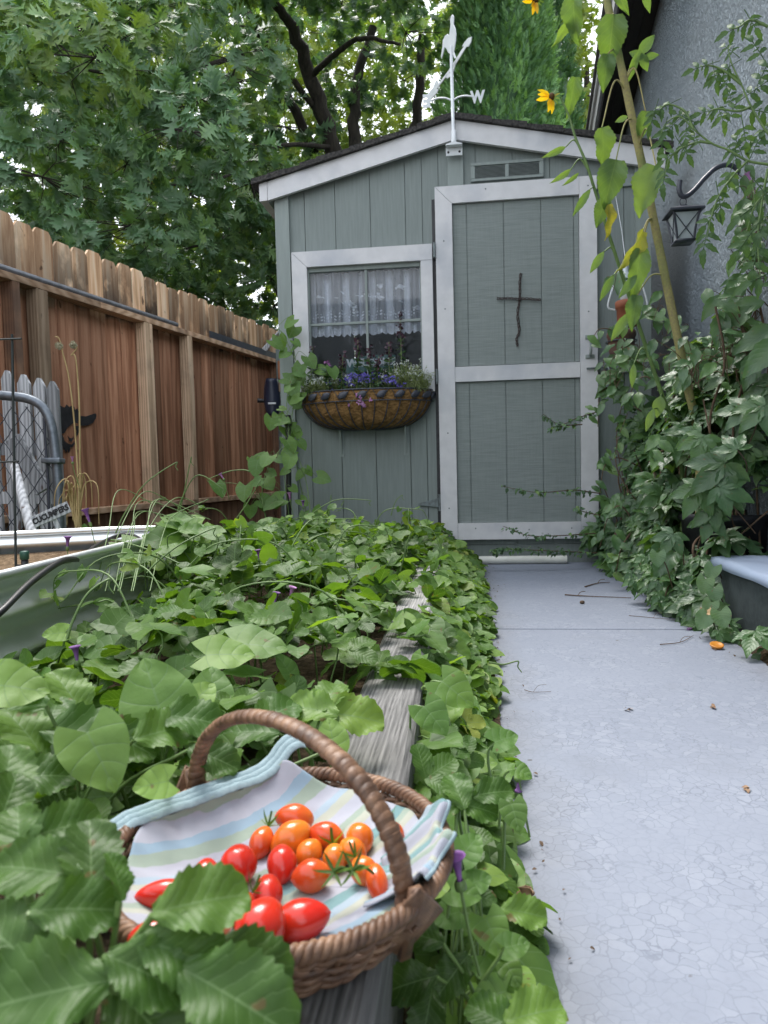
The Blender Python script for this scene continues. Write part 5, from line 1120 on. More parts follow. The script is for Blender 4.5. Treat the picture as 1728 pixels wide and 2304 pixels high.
cushion('alyssum_clump', 'straw-green alyssum at the right end of the window basket', 'flowers', -.43, -.225, 300, .15, (m_fll, m_wpet), .007, .5)
cushion('alyssum_clump', 'pale alyssum with white blossoms at the left end of the window basket', 'flowers', -.88, -.60, 320, .10, (m_fll, m_wpet), .008, .75)
t = thing('trailing_lobelia', (-.56, SY-.2, .9), 'few mauve blossoms trailing over the front of the basket', 'flowers'); g = G(); g2 = G()
for k in range(12):
    c = np.array([-.545+.035*rs.randn(), SY-.215-.01*rs.rand(), .905-.06*rs.rand()]); g.inst(OVATE, rotm(4, (0, -1, 0), .4)*.013, c+.003*rs.randn(4, 3), rs.rand(4)); g2.tube([c, (-.55, SY-.19, .94)], .001, 4, cap=False)
build('blossoms', g, m_pink, t); build('stems', g2, m_fl, t)
for i, (px, top, d, dens, lab) in enumerate(((900, 705, 3.72, 1, 'tallest snapdragon spike, dark at the tip, before the right window panes'), (805, 765, 3.7, 1, 'snapdragon spike with maroon blossoms left of the muntin'), (829, 782, 3.69, 1, 'maroon snapdragon spike right before the window muntin'),
        (852, 800, 3.68, 1, 'bushy dark maroon snapdragon in front of the teal sign'), (875, 770, 3.71, .6, 'thin withered snapdragon spike above the teal sign'), (772, 800, 3.7, .8, 'dark drooping snapdragon at the left of the teal sign'), (735, 815, 3.71, .3, 'short pinkish snapdragon in the left half of the basket'), (703, 780, 3.76, .2, 'sparse green snapdragon stem against the left window trim'))):
    base = P(px+(-1)**i*4, 885, d); tip = P(px, top, d); t = thing('snapdragon', base, lab, 'flower', 'snapdragons in the window basket')
    g = G(); q = spline([base, base*.5+tip*.5+.004*rs.randn(3), tip], 24); g.tube(q, np.linspace(.0028, .0012, 24), 5); build('stem', g, m_fl, t)
    g = G(); n = 70; k = rs.randint(0, 17, n); ds = nrm(np.stack([rs.randn(n), rs.randn(n)*.7, .3+.4*rs.rand(n)], -1)); g.inst(BLADE, rotm(n, tilt=.7, dirs=ds)*(rs.uniform(.022, .04, n)[:, None, None])*np.array([1.3, 1, 1]), q[k], rs.rand(n)); build('leaves', g, m_gpl, t)
    n = int(46*dens)+6; g = G(); k = rs.randint(15, 24, n); g.inst(OVATE, rotm(n, (0, -.6, .4), .8)*(rs.uniform(.010, .020, n)[:, None, None])*np.array([1.4, 1, 1]), q[k]+.007*rs.randn(n, 3), rs.rand(n)); build('blossoms', g, m_maroon if i != 6 else m_pink, t)

# ------------------------------------------------------------------ shrubs on the right
def wallx(y): return 1.222+.0936*(y-4.808)
def xin(y): return np.interp(y, [1.4, 1.9, 2.2, 2.6, 3.0, 3.3, 3.75], [.775, .745, .70, .665, .68, .66, .60])
def topz(x, y):
    base = np.interp(y, [1.4, 1.9, 2.15, 2.4, 2.7, 3.2, 3.75], [.05, .07, .13, .45, 1.0, 1.02, .80]); e = np.clip((x-xin(y))/.26, 0, 1)
    return .05+base*(.10+.90*e**.95)
def mass(n, shell=.75):
    out = []
    while len(out) < n:
        y = rs.uniform(1.42, 3.74, 4000); x = rs.uniform(.48, 1.12, 4000); ok = (x > xin(y)+.012*vnoise(y[:, None]*[1, 0], 20, 51)) & (x < wallx(y)-.02)
        ok &= ~((x > .745) & (y < 2.44)); ok &= ~((y < 2.1) & (z > .06) ) if False else (x > 0)
        tz = topz(x, y)*(1+.28*vnoise(np.stack([x, y], -1), 8, 52)); z = tz*(1-rs.rand(4000)**2.0*(.97)); z = np.maximum(z, .015)
        lump = vnoise(np.stack([x, y, z], -1), 8, 53) > .08
        ok &= lump; out += list(np.stack([x, y, z], -1)[ok])
    return np.array(out[:n])
def place(p_, smin, smax, tilt=.5, dirs=(-.4, -.5, -.6)):
    n = len(p_); N = nrm(np.stack([-.35+.4*rs.randn(n), -.35+.4*rs.randn(n), .85+.2*rs.randn(n)], -1)); D_ = np.array(dirs)+rs.randn(n, 3)*.8; D_ -= N*(D_*N).sum(1, keepdims=True); D_ = nrm(D_); X_ = np.cross(D_, N)
    return np.stack([X_, D_, N], -1)*rs.uniform(smin, smax, n)[:, None, None]
vc = thing('virginia_creeper', (.85, 2.8, 0), 'dense green creeper with five-part leaves heaped between path and stucco wall', 'vine')
g = G(); q = mass(850); g.inst(CREEP, place(q, .065, .12), q, np.clip(.45+.25*vnoise(q, 5, 54)+.2*rs.randn(len(q)), 0, 1)); build('leaves', g, m_creep, vc)
g = G()
for k in range(70):
    y = rs.uniform(2.5, 3.7); x = rs.uniform(xin(y)+.05, wallx(y)-.03); a = np.array([x, y, .0]); z = topz(x, y)*rs.uniform(.6, 1.0); b = np.array([x-rs.uniform(-.05, .08), y+rs.uniform(-.1, .1), z])
    g.tube(spline([a, a*.6+b*.4+.04*rs.randn(3), a*.3+b*.7+.04*rs.randn(3), b], 16), np.linspace(.006, .0025, 16), 5)
build('stems', g, m_vine, vc)
hs = thing('honeysuckle_shrub', (.8, 3.2, 0), 'small-leaved dark shrub tangled through the creeper by the shed door', 'shrub')
g = G(); q = mass(1500); g.inst(OVATE, place(q, .022, .046), q, np.clip(.45+.25*vnoise(q, 6, 55)+.2*rs.randn(len(q)), 0, 1)); build('leaves', g, m_small, hs)
gt_ = G(); gl_ = G()
for pts, n in (([(1350, 925, 3.5), (1300, 940, 3.45), (1260, 955, 3.42), (1222, 932, 3.4)], 60), ([(1310, 955, 3.45), (1270, 958, 3.42), (1235, 966, 3.4)], 24), ([(1350, 1110, 3.5), (1290, 1103, 3.45), (1210, 1108, 3.4), (1128, 1094, 3.35)], 70),
               ([(1340, 1200, 3.5), (1260, 1205, 3.45), (1190, 1205, 3.42), (1132, 1184, 3.4)], 60), ([(1360, 1245, 3.55), (1250, 1240, 3.5), (1150, 1236, 3.5), (1110, 1238, 3.5)], 150), ([(1350, 1160, 3.4), (1310, 1150, 3.4), (1300, 1140, 3.38)], 20),
               ([(1470, 1180, 3.1), (1395, 1070, 3.1), (1388, 1000, 3.1), (1412, 930, 3.1)], 16), ([(1728, 1150, 2.3), (1600, 1260, 2.4), (1520, 1330, 2.5)], 20)):
    gt_ = G(); q = spline([P(*a) for a in pts], 40); gt_.tube(q, np.linspace(.0032, .0012, 40), 5); k = rs.randint(4, 40, n); m_ = n
    sz = rs.uniform(.014, .030, m_); gl_.inst(OVATE, place(q[k], 1, 1, dirs=(0, -.2, -1.2))*sz[:, None, None], q[k]+.006*rs.randn(m_, 3), rs.rand(m_)); build('twig', gt_, m_vine, hs)
build('twig_leaves', gl_, m_small, hs)
p = Plant('trailing_vine', 'airy vine sprays with hanging leaves reaching from the shrubs towards the shed door', 'vine', np.array([.80, 3.35, .02]), m_creep, smat=m_vine)
for pts, n, tpl, lo_, hi_ in (([(1410, 1250, 3.3), (1405, 1100, 3.3), (1388, 1000, 3.3), (1395, 930, 3.3), (1420, 860, 3.3)], 14, OVSER, 26, 42), ([(1400, 880, 3.25), (1375, 870, 3.25), (1350, 890, 3.25), (1345, 960, 3.25)], 14, OVSER, 26, 44), ([(1440, 1050, 3.2), (1390, 1030, 3.2), (1360, 1050, 3.2), (1350, 1110, 3.2)], 14, OVSER, 24, 40),
        ([(1450, 930, 3.2), (1410, 900, 3.2), (1385, 850, 3.2), (1380, 800, 3.2)], 14, OVSER, 26, 42), ([(1440, 1200, 3.1), (1400, 1140, 3.1), (1370, 1160, 3.1), (1350, 1230, 3.15)], 16, OVSER, 24, 42), ([(1430, 800, 3.2), (1390, 750, 3.2), (1350, 740, 3.2), (1330, 770, 3.2)], 12, OVATE, 20, 34),
        ([(1480, 1180, 3.0), (1430, 1190, 2.95), (1400, 1230, 2.9), (1385, 1290, 2.9)], 22, OVSER, 30, 48), ([(1540, 1250, 2.7), (1480, 1260, 2.65), (1440, 1300, 2.6), (1430, 1330, 2.6)], 22, CREEP, 26, 40), ([(1560, 1280, 2.5), (1520, 1290, 2.45), (1500, 1330, 2.4), (1490, 1370, 2.4)], 16, CREEP, 26, 40),
        ([(1560, 1300, 2.35), (1555, 1350, 2.3), (1545, 1400, 2.25)], 12, CREEP, 26, 38), ([(1640, 1420, 2.05), (1670, 1440, 2.0), (1700, 1470, 1.95), (1725, 1500, 1.9)], 16, CREEP, 26, 40), ([(1500, 900, 2.9), (1460, 850, 2.9), (1430, 860, 2.9), (1415, 900, 2.9)], 14, OVSER, 28, 46), ([(1560, 1020, 2.6), (1500, 1010, 2.6), (1460, 1040, 2.6)], 12, OVSER, 34, 56)):
    q = spline([P(*a) for a in pts], 40); p.s.tube(q, np.linspace(.0035, .0015, 40), 5); p.hasstem = True
    for i in range(n):
        c = q[rs.randint(3, 40)]+rs.randn(3)*.018; dz = (c-CAM)@FW; px = 864+FPX*((c-CAM)@RT)/dz; py = 1152-FPX*((c-CAM)@UP)/dz
        p.leaf(tpl, px, py, dz, rs.uniform(lo_, hi_), rs.uniform(200, 330), rs.uniform(.5, 1.4), rs.uniform(-.5, .5), rs.uniform(.3, .97), src=q[rs.randint(3, 40)] if False else c, stem=False)
p.done()
p = Plant('grape_leaf_vine', 'vine with very large lobed leaves in the right-hand shrubs', 'vine', np.array([.98, 2.55, .02]), m_creep, smat=m_vine)
for tpl, px, py, d, L, a, fc, R_ in ((CREEP, 1590, 1075, 2.25, 105, 215, 1.2, .3), (CREEP, 1570, 1015, 2.3, 70, 250, 1.2, .7), (CREEP, 1600, 1030, 2.3, 75, 300, 1.1, .5), (CREEP, 1555, 1130, 2.3, 80, 240, 1.2, .5), (CREEP, 1620, 1140, 2.3, 75, 270, 1.1, .6), (CREEP, 1580, 1160, 2.3, 70, 220, 1.1, .4), (CREEP, 1545, 990, 2.4, 60, 200, 1.2, .6), (CREEP, 1660, 1110, 2.2, 80, -30, 1.2, .55), (CREEP, 1640, 920, 2.3, 75, 160, .6, .5), (CREEP, 1690, 940, 2.2, 80, 220, .9, .6), (CREEP, 1700, 880, 2.3, 80, 190, 1.0, .35), (CREEP, 1590, 1190, 2.3, 65, 250, 1.2, .5), (CREEP, 1500, 1225, 2.35, 60, 240, 1.1, .4), (SUNL, 1490, 1270, 2.45, 80, 230, 1, .4), (CREEP, 1640, 990, 2.2, 60, 120, .8, .5),
        (HEART, 1480, 1260, 2.3, 34, 270, 1.2, .6), (HEART, 1600, 1290, 2.2, 35, 250, 1.2, .7), (HEART, 1585, 1320, 2.15, 37, 260, 1.3, .7), (HEART, 1610, 1340, 2.12, 35, 280, 1.2, .65), (HEART, 1595, 1370, 2.1, 34, 250, 1.2, .7), (HEART, 1580, 1400, 2.05, 40, 240, 1.0, .65), (HEART, 1625, 1395, 2.0, 42, 280, 1.0, .7),
        (OVSER, 1700, 760, 2.3, 110, 200, .9, .4), (OVSER, 1650, 720, 2.4, 100, 210, .9, .5), (OVSER, 1620, 740, 2.4, 90, 260, 1, .3), (OVSER, 1670, 690, 2.4, 90, 180, 1, .6), (OVSER, 1715, 800, 2.2, 120, 220, 1, .5), (OVSER, 1690, 830, 2.3, 100, 250, 1, .3), (OVSER, 1640, 670, 2.5, 80, 200, 1, .4), (OVSER, 1600, 690, 2.5, 70, 230, 1, .5)):
    p.leaf(tpl, px, py, d, L, a, fc, 0, R_, src=P(px+40, py+90, d+.1), rad=.002, up=.5)
for x0 in (1650, 1700, 1600): p.stem([np.array([.99, 2.55, .0]), P(x0, 1000, 2.45), P(x0+30, 820, 2.4), P(x0+10, 690, 2.4)], .004)
p.done()
# foliage reaching up the wall at the right edge
p = Plant('wall_creeper', 'creeper leaves climbing the stucco wall at the right edge', 'vine', np.array([1.03, 2.75, .0]), m_creep, smat=m_vine)
for (px, py, rr_, n) in ((1690, 430, 38, 16), (1705, 520, 42, 26), (1700, 600, 45, 26), (1665, 700, 60, 26), (1700, 760, 60, 34), (1640, 800, 75, 36), (1560, 830, 60, 16), (1500, 740, 26, 6), (1470, 700, 24, 6), (1690, 900, 70, 26), (1380, 640, 16, 4), (1440, 800, 45, 14), (1370, 850, 40, 12)):
    for i in range(n):
        x = px+rs.randn()*rr_*.55; y = py+rs.randn()*rr_*.6; d = rs.uniform(2.35, 2.65) if px > 1550 else rs.uniform(3.0, 3.4)
        p.leaf(OVSER, x, y, d, rs.uniform(28, 62), rs.uniform(170, 330), rs.uniform(.4, 1.2), rs.uniform(-.4, .4), rs.uniform(.2, .85), src=P(px+rs.uniform(-10, 25), py+rs.uniform(0, rr_), d+.03), rad=.0013)
for pts in ([(1728, 1000), (1690, 850), (1700, 700), (1720, 500), (1700, 400)], [(1700, 1000), (1640, 850), (1660, 720), (1640, 660)]): p.stem([P(x, y, 2.55) for x, y in pts], .003)
p.done()

# tomato plant arching in at the upper right
p = Plant('tomato_plant', 'tomato plant with thin arching branches against the stucco wall, upper right', 'plant', np.array([1.0, 2.15, .15]), m_tom)
D_T = 2.1
br_ = [[(1790, 380), (1728, 370), (1682, 362), (1640, 338), (1600, 322), (1560, 290), (1530, 262), (1500, 275), (1488, 300)], [(1760, 330), (1728, 300), (1690, 240), (1668, 190), (1645, 140), (1638, 105)], [(1682, 362), (1650, 395), (1618, 440), (1600, 490), (1590, 540)],
       [(1600, 322), (1570, 320), (1530, 335), (1505, 360), (1495, 400)], [(1668, 190), (1630, 160), (1600, 148), (1575, 150)], [(1728, 60), (1690, 45), (1660, 62), (1640, 65)], [(1560, 290), (1540, 250), (1500, 235), (1480, 255)], [(1690, 240), (1660, 250), (1610, 245), (1590, 260)], [(1728, 380), (1715, 450), (1705, 540), (1712, 640)], [(1740, 420), (1700, 460), (1680, 520)]]
for b_ in br_: p.stem([P(x, y, D_T+.001*(1728-x)*.4) for x, y in b_], np.linspace(.0042, .0016, 24))
for px, py, L, a in ((1488, 310, 70, 260), (1510, 285, 60, 230), (1535, 262, 55, 150), (1500, 240, 60, 200), (1478, 262, 60, 250), (1560, 275, 60, 120), (1495, 395, 70, 265), (1510, 350, 60, 215), (1540, 335, 60, 300), (1570, 315, 55, 110), (1590, 540, 80, 262), (1600, 490, 70, 230), (1615, 450, 70, 280), (1640, 400, 60, 250),
       (1640, 112, 60, 130), (1625, 160, 65, 200), (1580, 150, 60, 190), (1612, 170, 55, 280), (1635, 180, 60, 260), (1660, 62, 70, 190), (1690, 50, 60, 300), (1595, 250, 60, 190), (1620, 255, 65, 290), (1650, 250, 60, 60), (1700, 200, 80, 20), (1710, 250, 80, 340), (1680, 300, 70, 280), (1700, 330, 70, 60),
       (1712, 420, 90, 300), (1690, 470, 90, 210), (1715, 500, 90, 250), (1680, 540, 90, 230), (1700, 580, 95, 260), (1720, 620, 100, 200), (1660, 330, 60, 110), (1720, 160, 80, 60), (1640, 220, 45, 100), (1545, 300, 50, 270), (1705, 110, 70, 120), (1650, 345, 60, 290), (1720, 290, 70, 200)):
    p.leaf(TOM, px+rs.randn()*3, py, D_T+.0004*(1728-px), L*1.05, a, rs.uniform(.6, 1.6), rs.uniform(-.3, .3), rs.uniform(.2, .8), stem=False, up=.5)
p.stem([np.array([1.0, 2.15, .15]), P(1800, 700, 2.15), P(1800, 500, 2.12), P(1790, 380, 2.1)], .006)
p.done()
c = P(1686, 402, 2.05); flower(1686, 400, 2.05, .03, nrm([-.4, 0, .9]), m_pink, 'pink flower among the tomato branches at the upper right')

# sunflowers
m_sstalk = M('sunflower_stalk', (.40, .36, .13), (.30, .25, .13), .8, ns=120, bump=.7, dist=.004, c3=(.20, .25, .08), ns3=4)
m_yel = leaf_mat('yellow_petal', (.88, .50, .015), (.92, .62, .03), transl=.45, veins=2, bump=.2, var=.15)
base = np.array([.80, 2.62, .0])
p = Plant('sunflower', 'thick yellow-brown sunflower stalk with wilting leaves leaning left past the shed roof', 'sunflower', base, m_sun, smat=m_sstalk)
q = [base, P(1572, 1010, 2.62), P(1545, 860, 2.58), P(1500, 640, 2.5), P(1468, 480, 2.45), P(1432, 310, 2.4), P(1400, 160, 2.36), P(1365, 0, 2.32), P(1340, -130, 2.3)]
S1 = spline(q, 60); p.s.tube(S1, np.linspace(.0165, .0112, 60)*(1+.04*np.sin(np.arange(60)*1.9)), 12); p.hasstem = True
def sat(px, py):   # nearest stalk point
    k = [np.hypot(864+FPX*((c_-CAM)@RT)/((c_-CAM)@FW)-px, 1152-FPX*((c_-CAM)@UP)/((c_-CAM)@FW)-py) for c_ in S1]; return S1[int(np.argmin(k))]
def droop(tpl, px, py, L, a, d=2.36, at=None, fc=1.6, sd_=0, R_=.6, wid=1.0, arc=55, pl=p):
    s0_ = sat(*at) if at else None
    b = pl.leaf(tpl, px, py, d, L*.88, a, fc, sd_, R_, stem=False, wid=wid, up=.15)
    if at is not None: m_ = (b+s0_)/2+np.array([0, 0, arc/FPX*d]); pl.s.tube(spline([s0_, m_, b], 18), np.linspace(.0035, .0022, 18), 6)
for a_ in ((SUNL, 1374, 95, 118, 265, 2.3, (1372, 50), 1.8, .1, .55, .95, 10), (SUNL, 1362, 165, 85, 262, 2.32, (1395, 130), 1.6, 0, .6, .8, 10), (SUNL, 1290, 45, 112, 262, 2.4, (1345, -60), 1.4, -.5, .55, .75, 20), (SUNL, 1272, 65, 85, 255, 2.45, None, 1.2, .7, .8, .6, 0), (SUNL, 1360, 335, 100, 285, 2.34, (1400, 212), 1.4, .5, .7, .8, 60),
           (SUNL, 1372, 415, 115, 255, 2.34, (1408, 275), 1.7, 0, .5, .95, 30), (SUNL, 1450, 432, 125, 235, 2.28, (1440, 320), 1.3, -.5, .88, .95, 60), (SUNL, 1446, 285, 70, 262, 2.36, (1408, 180), 1.6, .2, .5, .8, 60), (SUNL, 1287, 222, 95, 268, 2.5, None, 1.7, .4, .55, .62, 0),
           (SUNL, 1372, 500, 85, 285, 2.4, None, 1.5, .8, .99, .5, 0), (SUNL, 1352, 480, 70, 250, 2.42, None, 1.5, 0, .4, .9, 0), (SUNL, 1428, 565, 110, 250, 2.42, (1455, 485), 1.5, 1.2, .97, .55, 10), (SUNL, 1434, 620, 130, 265, 2.45, (1460, 500), 1.6, .3, .7, .62, 20), (SUNL, 1425, 705, 90, 255, 2.5, (1480, 620), 1.6, -.3, .6, .7, 20), (OVSER, 1412, 645, 70, 230, 2.45, None, 1.5, 0, .6, .7, 0),
           (OVATE, 1455, 100, 55, 50, 2.36, (1412, 180), 1.4, 0, .6, .9, 10), (OVATE, 1432, 122, 40, 160, 2.36, None, 1.3, 0, .55, .9, 0), (OVATE, 1450, 140, 45, 290, 2.36, None, 1.4, 0, .55, .9, 0), (OVATE, 1425, 150, 70, 250, 2.36, None, 1.4, 0, .65, .5, 0), (OVATE, 1465, 126, 40, 10, 2.36, None, .8, 0, .6, .8, 0), (OVATE, 1398, 268, 32, 200, 2.36, None, 1.3, 0, .7, .8, 0), (SUNL, 1400, 5, 70, 300, 2.3, None, 1.5, 0, .5, .6, 0), (OVATE, 1455, 0, 60, 285, 2.3, None, 1.5, 0, .6, .6, 0)):
    tpl, px, py, L, a, d, at, fc, sd_, R_, wd_, ar = a_; droop(tpl, px, py, L, a, d, at, fc, sd_, R_, wd_, ar)
p.done()
base2 = np.array([.775, 2.75, .0])
p2 = Plant('sunflower', 'slender second sunflower stem with narrow leaves and a yellow bloom, left of the thick stalk', 'sunflower', base2, m_sun)
q2 = [base2, P(1532, 1017, 2.7), P(1490, 890, 2.65), P(1440, 740, 2.6), P(1400, 620, 2.56), P(1350, 465, 2.52), P(1320, 370, 2.5), P(1295, 310, 2.5), P(1280, 260, 2.5), P(1262, 222, 2.5)]
S1 = spline(q2, 60); p2.s.tube(S1, np.linspace(.0090, .0030, 60), 8); p2.hasstem = True
for a_ in ((OVATE, 1250, 342, 65, 205, 2.5, (1305, 350), 1.0, .6, .7, .45, 25), (OVATE, 1265, 396, 60, 215, 2.5, (1322, 385), 1.0, .6, .75, .45, 25), (OVATE, 1287, 403, 50, 220, 2.52, None, 1.0, .6, .7, .4, 0), (OVSER, 1308, 456, 75, 235, 2.52, (1346, 460), 1.4, 0, .6, .55, 20), (OVATE, 1343, 590, 60, 235, 2.55, (1380, 600), 1.4, 0, .7, .6, 25), (OVATE, 1365, 648, 70, 240, 2.55, (1405, 640), 1.4, 0, .5, .5, 25),
           (OVATE, 1395, 735, 80, 235, 2.58, (1432, 715), 1.3, 0, .75, .55, 15), (OVATE, 1424, 845, 60, 265, 2.6, (1462, 800), 1.5, 0, .7, .5, 25), (OVATE, 1482, 915, 55, 260, 2.6, (1490, 890), 1.5, 0, .8, 1, 5), (OVATE, 1462, 945, 60, 250, 2.6, (1500, 925), 1.5, 0, .8, .6, 5)):
    tpl, px, py, L, a, d, at, fc, sd_, R_, wd_, ar = a_; droop(tpl, px, py, L, a, d, at, fc, sd_, R_, wd_, ar, pl=p2)
p2.done()
def bloom(px, py, d, rot, par, mult=1.0):
    c = P(px, py, d); nv = nrm(-RT*.85-FW*.35+UP*rot); a1 = nrm(np.cross(nv, UP)); a2 = np.cross(nv, a1); g = G()
    PT = leaf([(0, .03), (.3, .17), (.7, .16), (1, .02)], nc=2, fold=.3, droop=.2)
    for ax_, ay_, l_ in ((-1, .42, 1.0), (-1, .1, .9), (-.95, -.3, 1.0), (-.15, -1, 1.15), (.12, -1, 1.1), (-.4, -.9, .7)):
        dv = RT*ax_+UP*ay_-FW*rs.uniform(.1, .5); g.inst(PT, [basis(dv, nrm(-FW+.5*rs.randn(3)))*.047*mult*l_], [c+nrm(dv)*.006], [.5])
    build('petals', g, m_yel, par); g = G(); g.lathe([(0, -.008), (.012, -.006), (.014, 0), (.010, .007), (0, .009)], c, 14, ax=basis(a1, nv)); build('disc', g, M('sunflower_disc', (.06, .03, .01), (.12, .06, .01), .9, ns=90, bump=.6), par)
    g = G(); n = 10; an = np.arange(n)*.63; dv = a1*np.cos(an)[:, None]+a2*np.sin(an)[:, None]-nv*.3; g.inst(BLADE, np.stack([basis(v_, nv)*.03 for v_ in dv]), np.repeat((c-nv*.006)[None], n, 0), rs.rand(n)); build('sepals', g, m_sun, par)
bloom(1240, 218, 2.5, -.15, p2.t)
fl2 = thing('sunflower_bloom', P(1204, 2, 2.4), 'yellow sunflower bloom hanging in at the top edge above the roof', 'flower'); bloom(1204, 0, 2.4, -.9, fl2, .8)
g = G(); g.tube(spline([P(1206, -4, 2.41), P(1215, -40, 2.42), P(1290, -120, 2.36), P(1345, -110, 2.3)], 16), .004, 6); build('stem', g, m_stem, fl2)

# ------------------------------------------------------------------ bits on the path
m_cherry = M('cut_cherry_tomato', (.62, .25, .03), (.5, .18, .02), .35, ns=20)
c = PZ(1613, 1450, .012); g = G(); bb = basis((1, 0, .0), (-.1, -.25, .95)); g.lathe([(0, -.013), (.012, -.011), (.018, -.003), (.0185, .0), (.016, .001), (.013, -.001), (0, -.001)], c, 20, ax=bb)
build('fallen_tomato_half', g, m_cherry, loc=c, label='orange halved cherry tomato lying at the path edge by the planter', cat='tomato')
m_dry = M('dry_leaf', (.34, .22, .13), (.18, .10, .06), .8, ns=60)
def dryleaf(px, py, z, s, label, nm='dry_leaf', cup=1.2, mat=None):
    c = PZ(px, py, z); g = G(); n = 5
    for k in range(3): V, F, U = OVSER; W = V*[1, 1, 1]; W[:, 2] += cup*V[:, 0]**2*2+.2*np.sin(V[:, 1]*6+k); g.inst((W, F, U), [basis(rs.randn(3), nrm(rs.randn(3)+[-.5, -.8, .6]))*s], [c+.2*s*rs.randn(3)*[1, 1, .5]+[0, 0, .2*s]], [.5])
    build(nm, g, mat or m_dry, loc=c, solid=.0006, label=label, cat='dry leaf')
dryleaf(1592, 1400, .05, .06, 'crumpled tan dry leaf upright by the planter corner', mat=M('tan_dry_leaf', (.45, .33, .18), (.30, .2, .1), .8, ns=60), cup=2.5)
dryleaf(1188, 2020, .06, .022, 'curled brown dry leaf hanging over the path, bottom centre', cup=3); dryleaf(1125, 1885, .015, .022, 'dark brown dead leaf on the path edge right of the basket', cup=3)
dryleaf(1105, 1700, .01, .018, 'brown curled leaf on the path beside the vines, farther one', cup=3)
for i, (pts, r, lab) in enumerate(((([1271, 1338], [1300, 1340], [1340, 1342], [1420, 1345]), .0028, 'long brown twig on the far slab near the shrubs'), (([1316, 1320], [1345, 1312], [1372, 1310]), .0028, 'short dark twig above the long one on the far slab'), (([1415, 1385], [1470, 1390], [1520, 1395]), .0012, 'thin straight dry stem near the slab joint'),
        (([1485, 1450], [1530, 1445], [1560, 1430]), .0015, 'forked dry twig just below the slab joint'), (([1180, 1552], [1200, 1557], [1240, 1556]), .0008, 'fine curled tendril on the path left side'))):
    a = [PZ(x, y, .004) for x, y in pts]; g = G(); g.tube(spline(a, 14), np.linspace(r, r*.5, 14), 6); k = a[1]; g.tube(spline([k, k+[.012, .01, .012], k+[.03, .005, .016]], 6), r*.5, 5); build('twig', g, m_vine, loc=a[0], label=lab, cat='twig', group='twigs on the path')
c = PZ(1310, 1355, .006); g = G(); g.lathe([(0, -.006), (.007, -.005), (.010, 0), (.007, .005), (0, .007)], c, 10); build('pebble', g, m_vine, loc=c, label='small brown pebble alone on the far slab', cat='pebble')
for px, py in ((1416, 1598), (1605, 1592), (1694, 1777)):
    c = PZ(px, py, .002); g = G(); n = 5; g.inst(OVATE, rotm(n, tilt=.4)*(rs.uniform(.006, .013, n)[:, None, None]), c+.004*rs.randn(n, 3)*[1, 1, .2]+[0, 0, .002], rs.rand(n))
    build('leaf_scrap', g, m_dry, loc=c, label={1416: 'tiny leaf scrap on the near slab, left one of the row', 1605: 'tiny leaf scrap on the near slab, right one of the row', 1694: 'brown leaf scrap near the right edge of the path'}[px], cat='leaf scrap')
c = PZ(1555, 1412, .006); g = G(); n = 4; g.inst(OVATE, rotm(n, tilt=.5)*.018, np.repeat(c[None], n, 0)+.004*rs.randn(n, 3)*[1, 1, .2], rs.rand(n)); build('fallen_petal', g, m_petal, loc=c, label='magenta petal at the right end of the slab joint', cat='petal')

# ================================================================== wicker basket, towel, tomatoes
BC = np.array([-.149, .5065]); BR = .126; RZ = .238; BZ = .192
def mk_wicker():
    s = NT('wicker'); f = s.noise(s.coord((1, 1, 1)), 60, 5); f2 = s.noise(s.coord(), 300, 3)
    col = s.ramp(f, [(.3, (.06, .032, .02)), (.5, (.15, .08, .046)), (.72, (.29, .17, .10))]); return s.done(s.bsdf(col, .5, 0, s.bump(f2, .3, .001), .45))
m_wick = mk_wicker()
bk = thing('wicker_basket', (BC[0], BC[1], .19), 'brown round wicker basket with an arched handle resting on the timber', 'basket')
def wallr(z): t = (z-BZ)/(RZ-BZ); return .095+(BR-.095)*np.clip(t, 0, 1)**.7
nst = 44
g = G()
for k in range(nst):
    a = 2*math.pi*k/nst; g.tube([np.array([BC[0]+wallr(z)*math.cos(a), BC[1]+wallr(z)*math.sin(a), z]) for z in np.linspace(BZ, RZ, 6)], .0020, 5)
build('stakes', g, m_wick, bk)
g = G(); th = np.linspace(0, 2*math.pi, 265)[:-1]
for i, z in enumerate(np.linspace(BZ+.002, RZ-.018, 7)):
    r = wallr(z)+.0023*np.cos(th*nst/2+math.pi*i)*1.0; g.tube(np.stack([BC[0]+r*np.cos(th), BC[1]+r*np.sin(th), z+.0006*np.sin(th*nst/2)], -1), .0022, 6, close=True)
build('weave', g, m_wick, bk)
g = G(); g.lathe([(0, BZ-.001), (.096, BZ-.001), (.098, BZ+.003), (0, BZ+.004)], (BC[0], BC[1], 0), 40); build('bottom', g, m_wick, bk)
g = G(); th = np.linspace(0, 2*math.pi, 721)[:-1]
for s_ in range(3):
    ph = th*46+s_*2*math.pi/3; r = BR+.0032*np.cos(ph); g.tube(np.stack([BC[0]+r*np.cos(th), BC[1]+r*np.sin(th), RZ+.0032*np.sin(ph)], -1), .0034, 6, close=True)
th = np.linspace(0, 2*math.pi, 361)[:-1]
for s_ in range(2):
    ph = th*30+s_*math.pi; r = wallr(RZ-.010)+.001+.0022*np.cos(ph); g.tube(np.stack([BC[0]+r*np.cos(th), BC[1]+r*np.sin(th), RZ-.0095+.0022*np.sin(ph)], -1), .0022, 6, close=True)
build('rim', g, m_wick, bk)
HA = np.array([-.248, .592]); HB = np.array([-.048, .448]); hc = (HA+HB)/2; hu = nrm(HB-HA); hr = np.linalg.norm(HB-HA)/2; hn = np.array([-hu[1], hu[0]])
N = 900; t_ = np.linspace(math.pi, 0, N); HH = .096
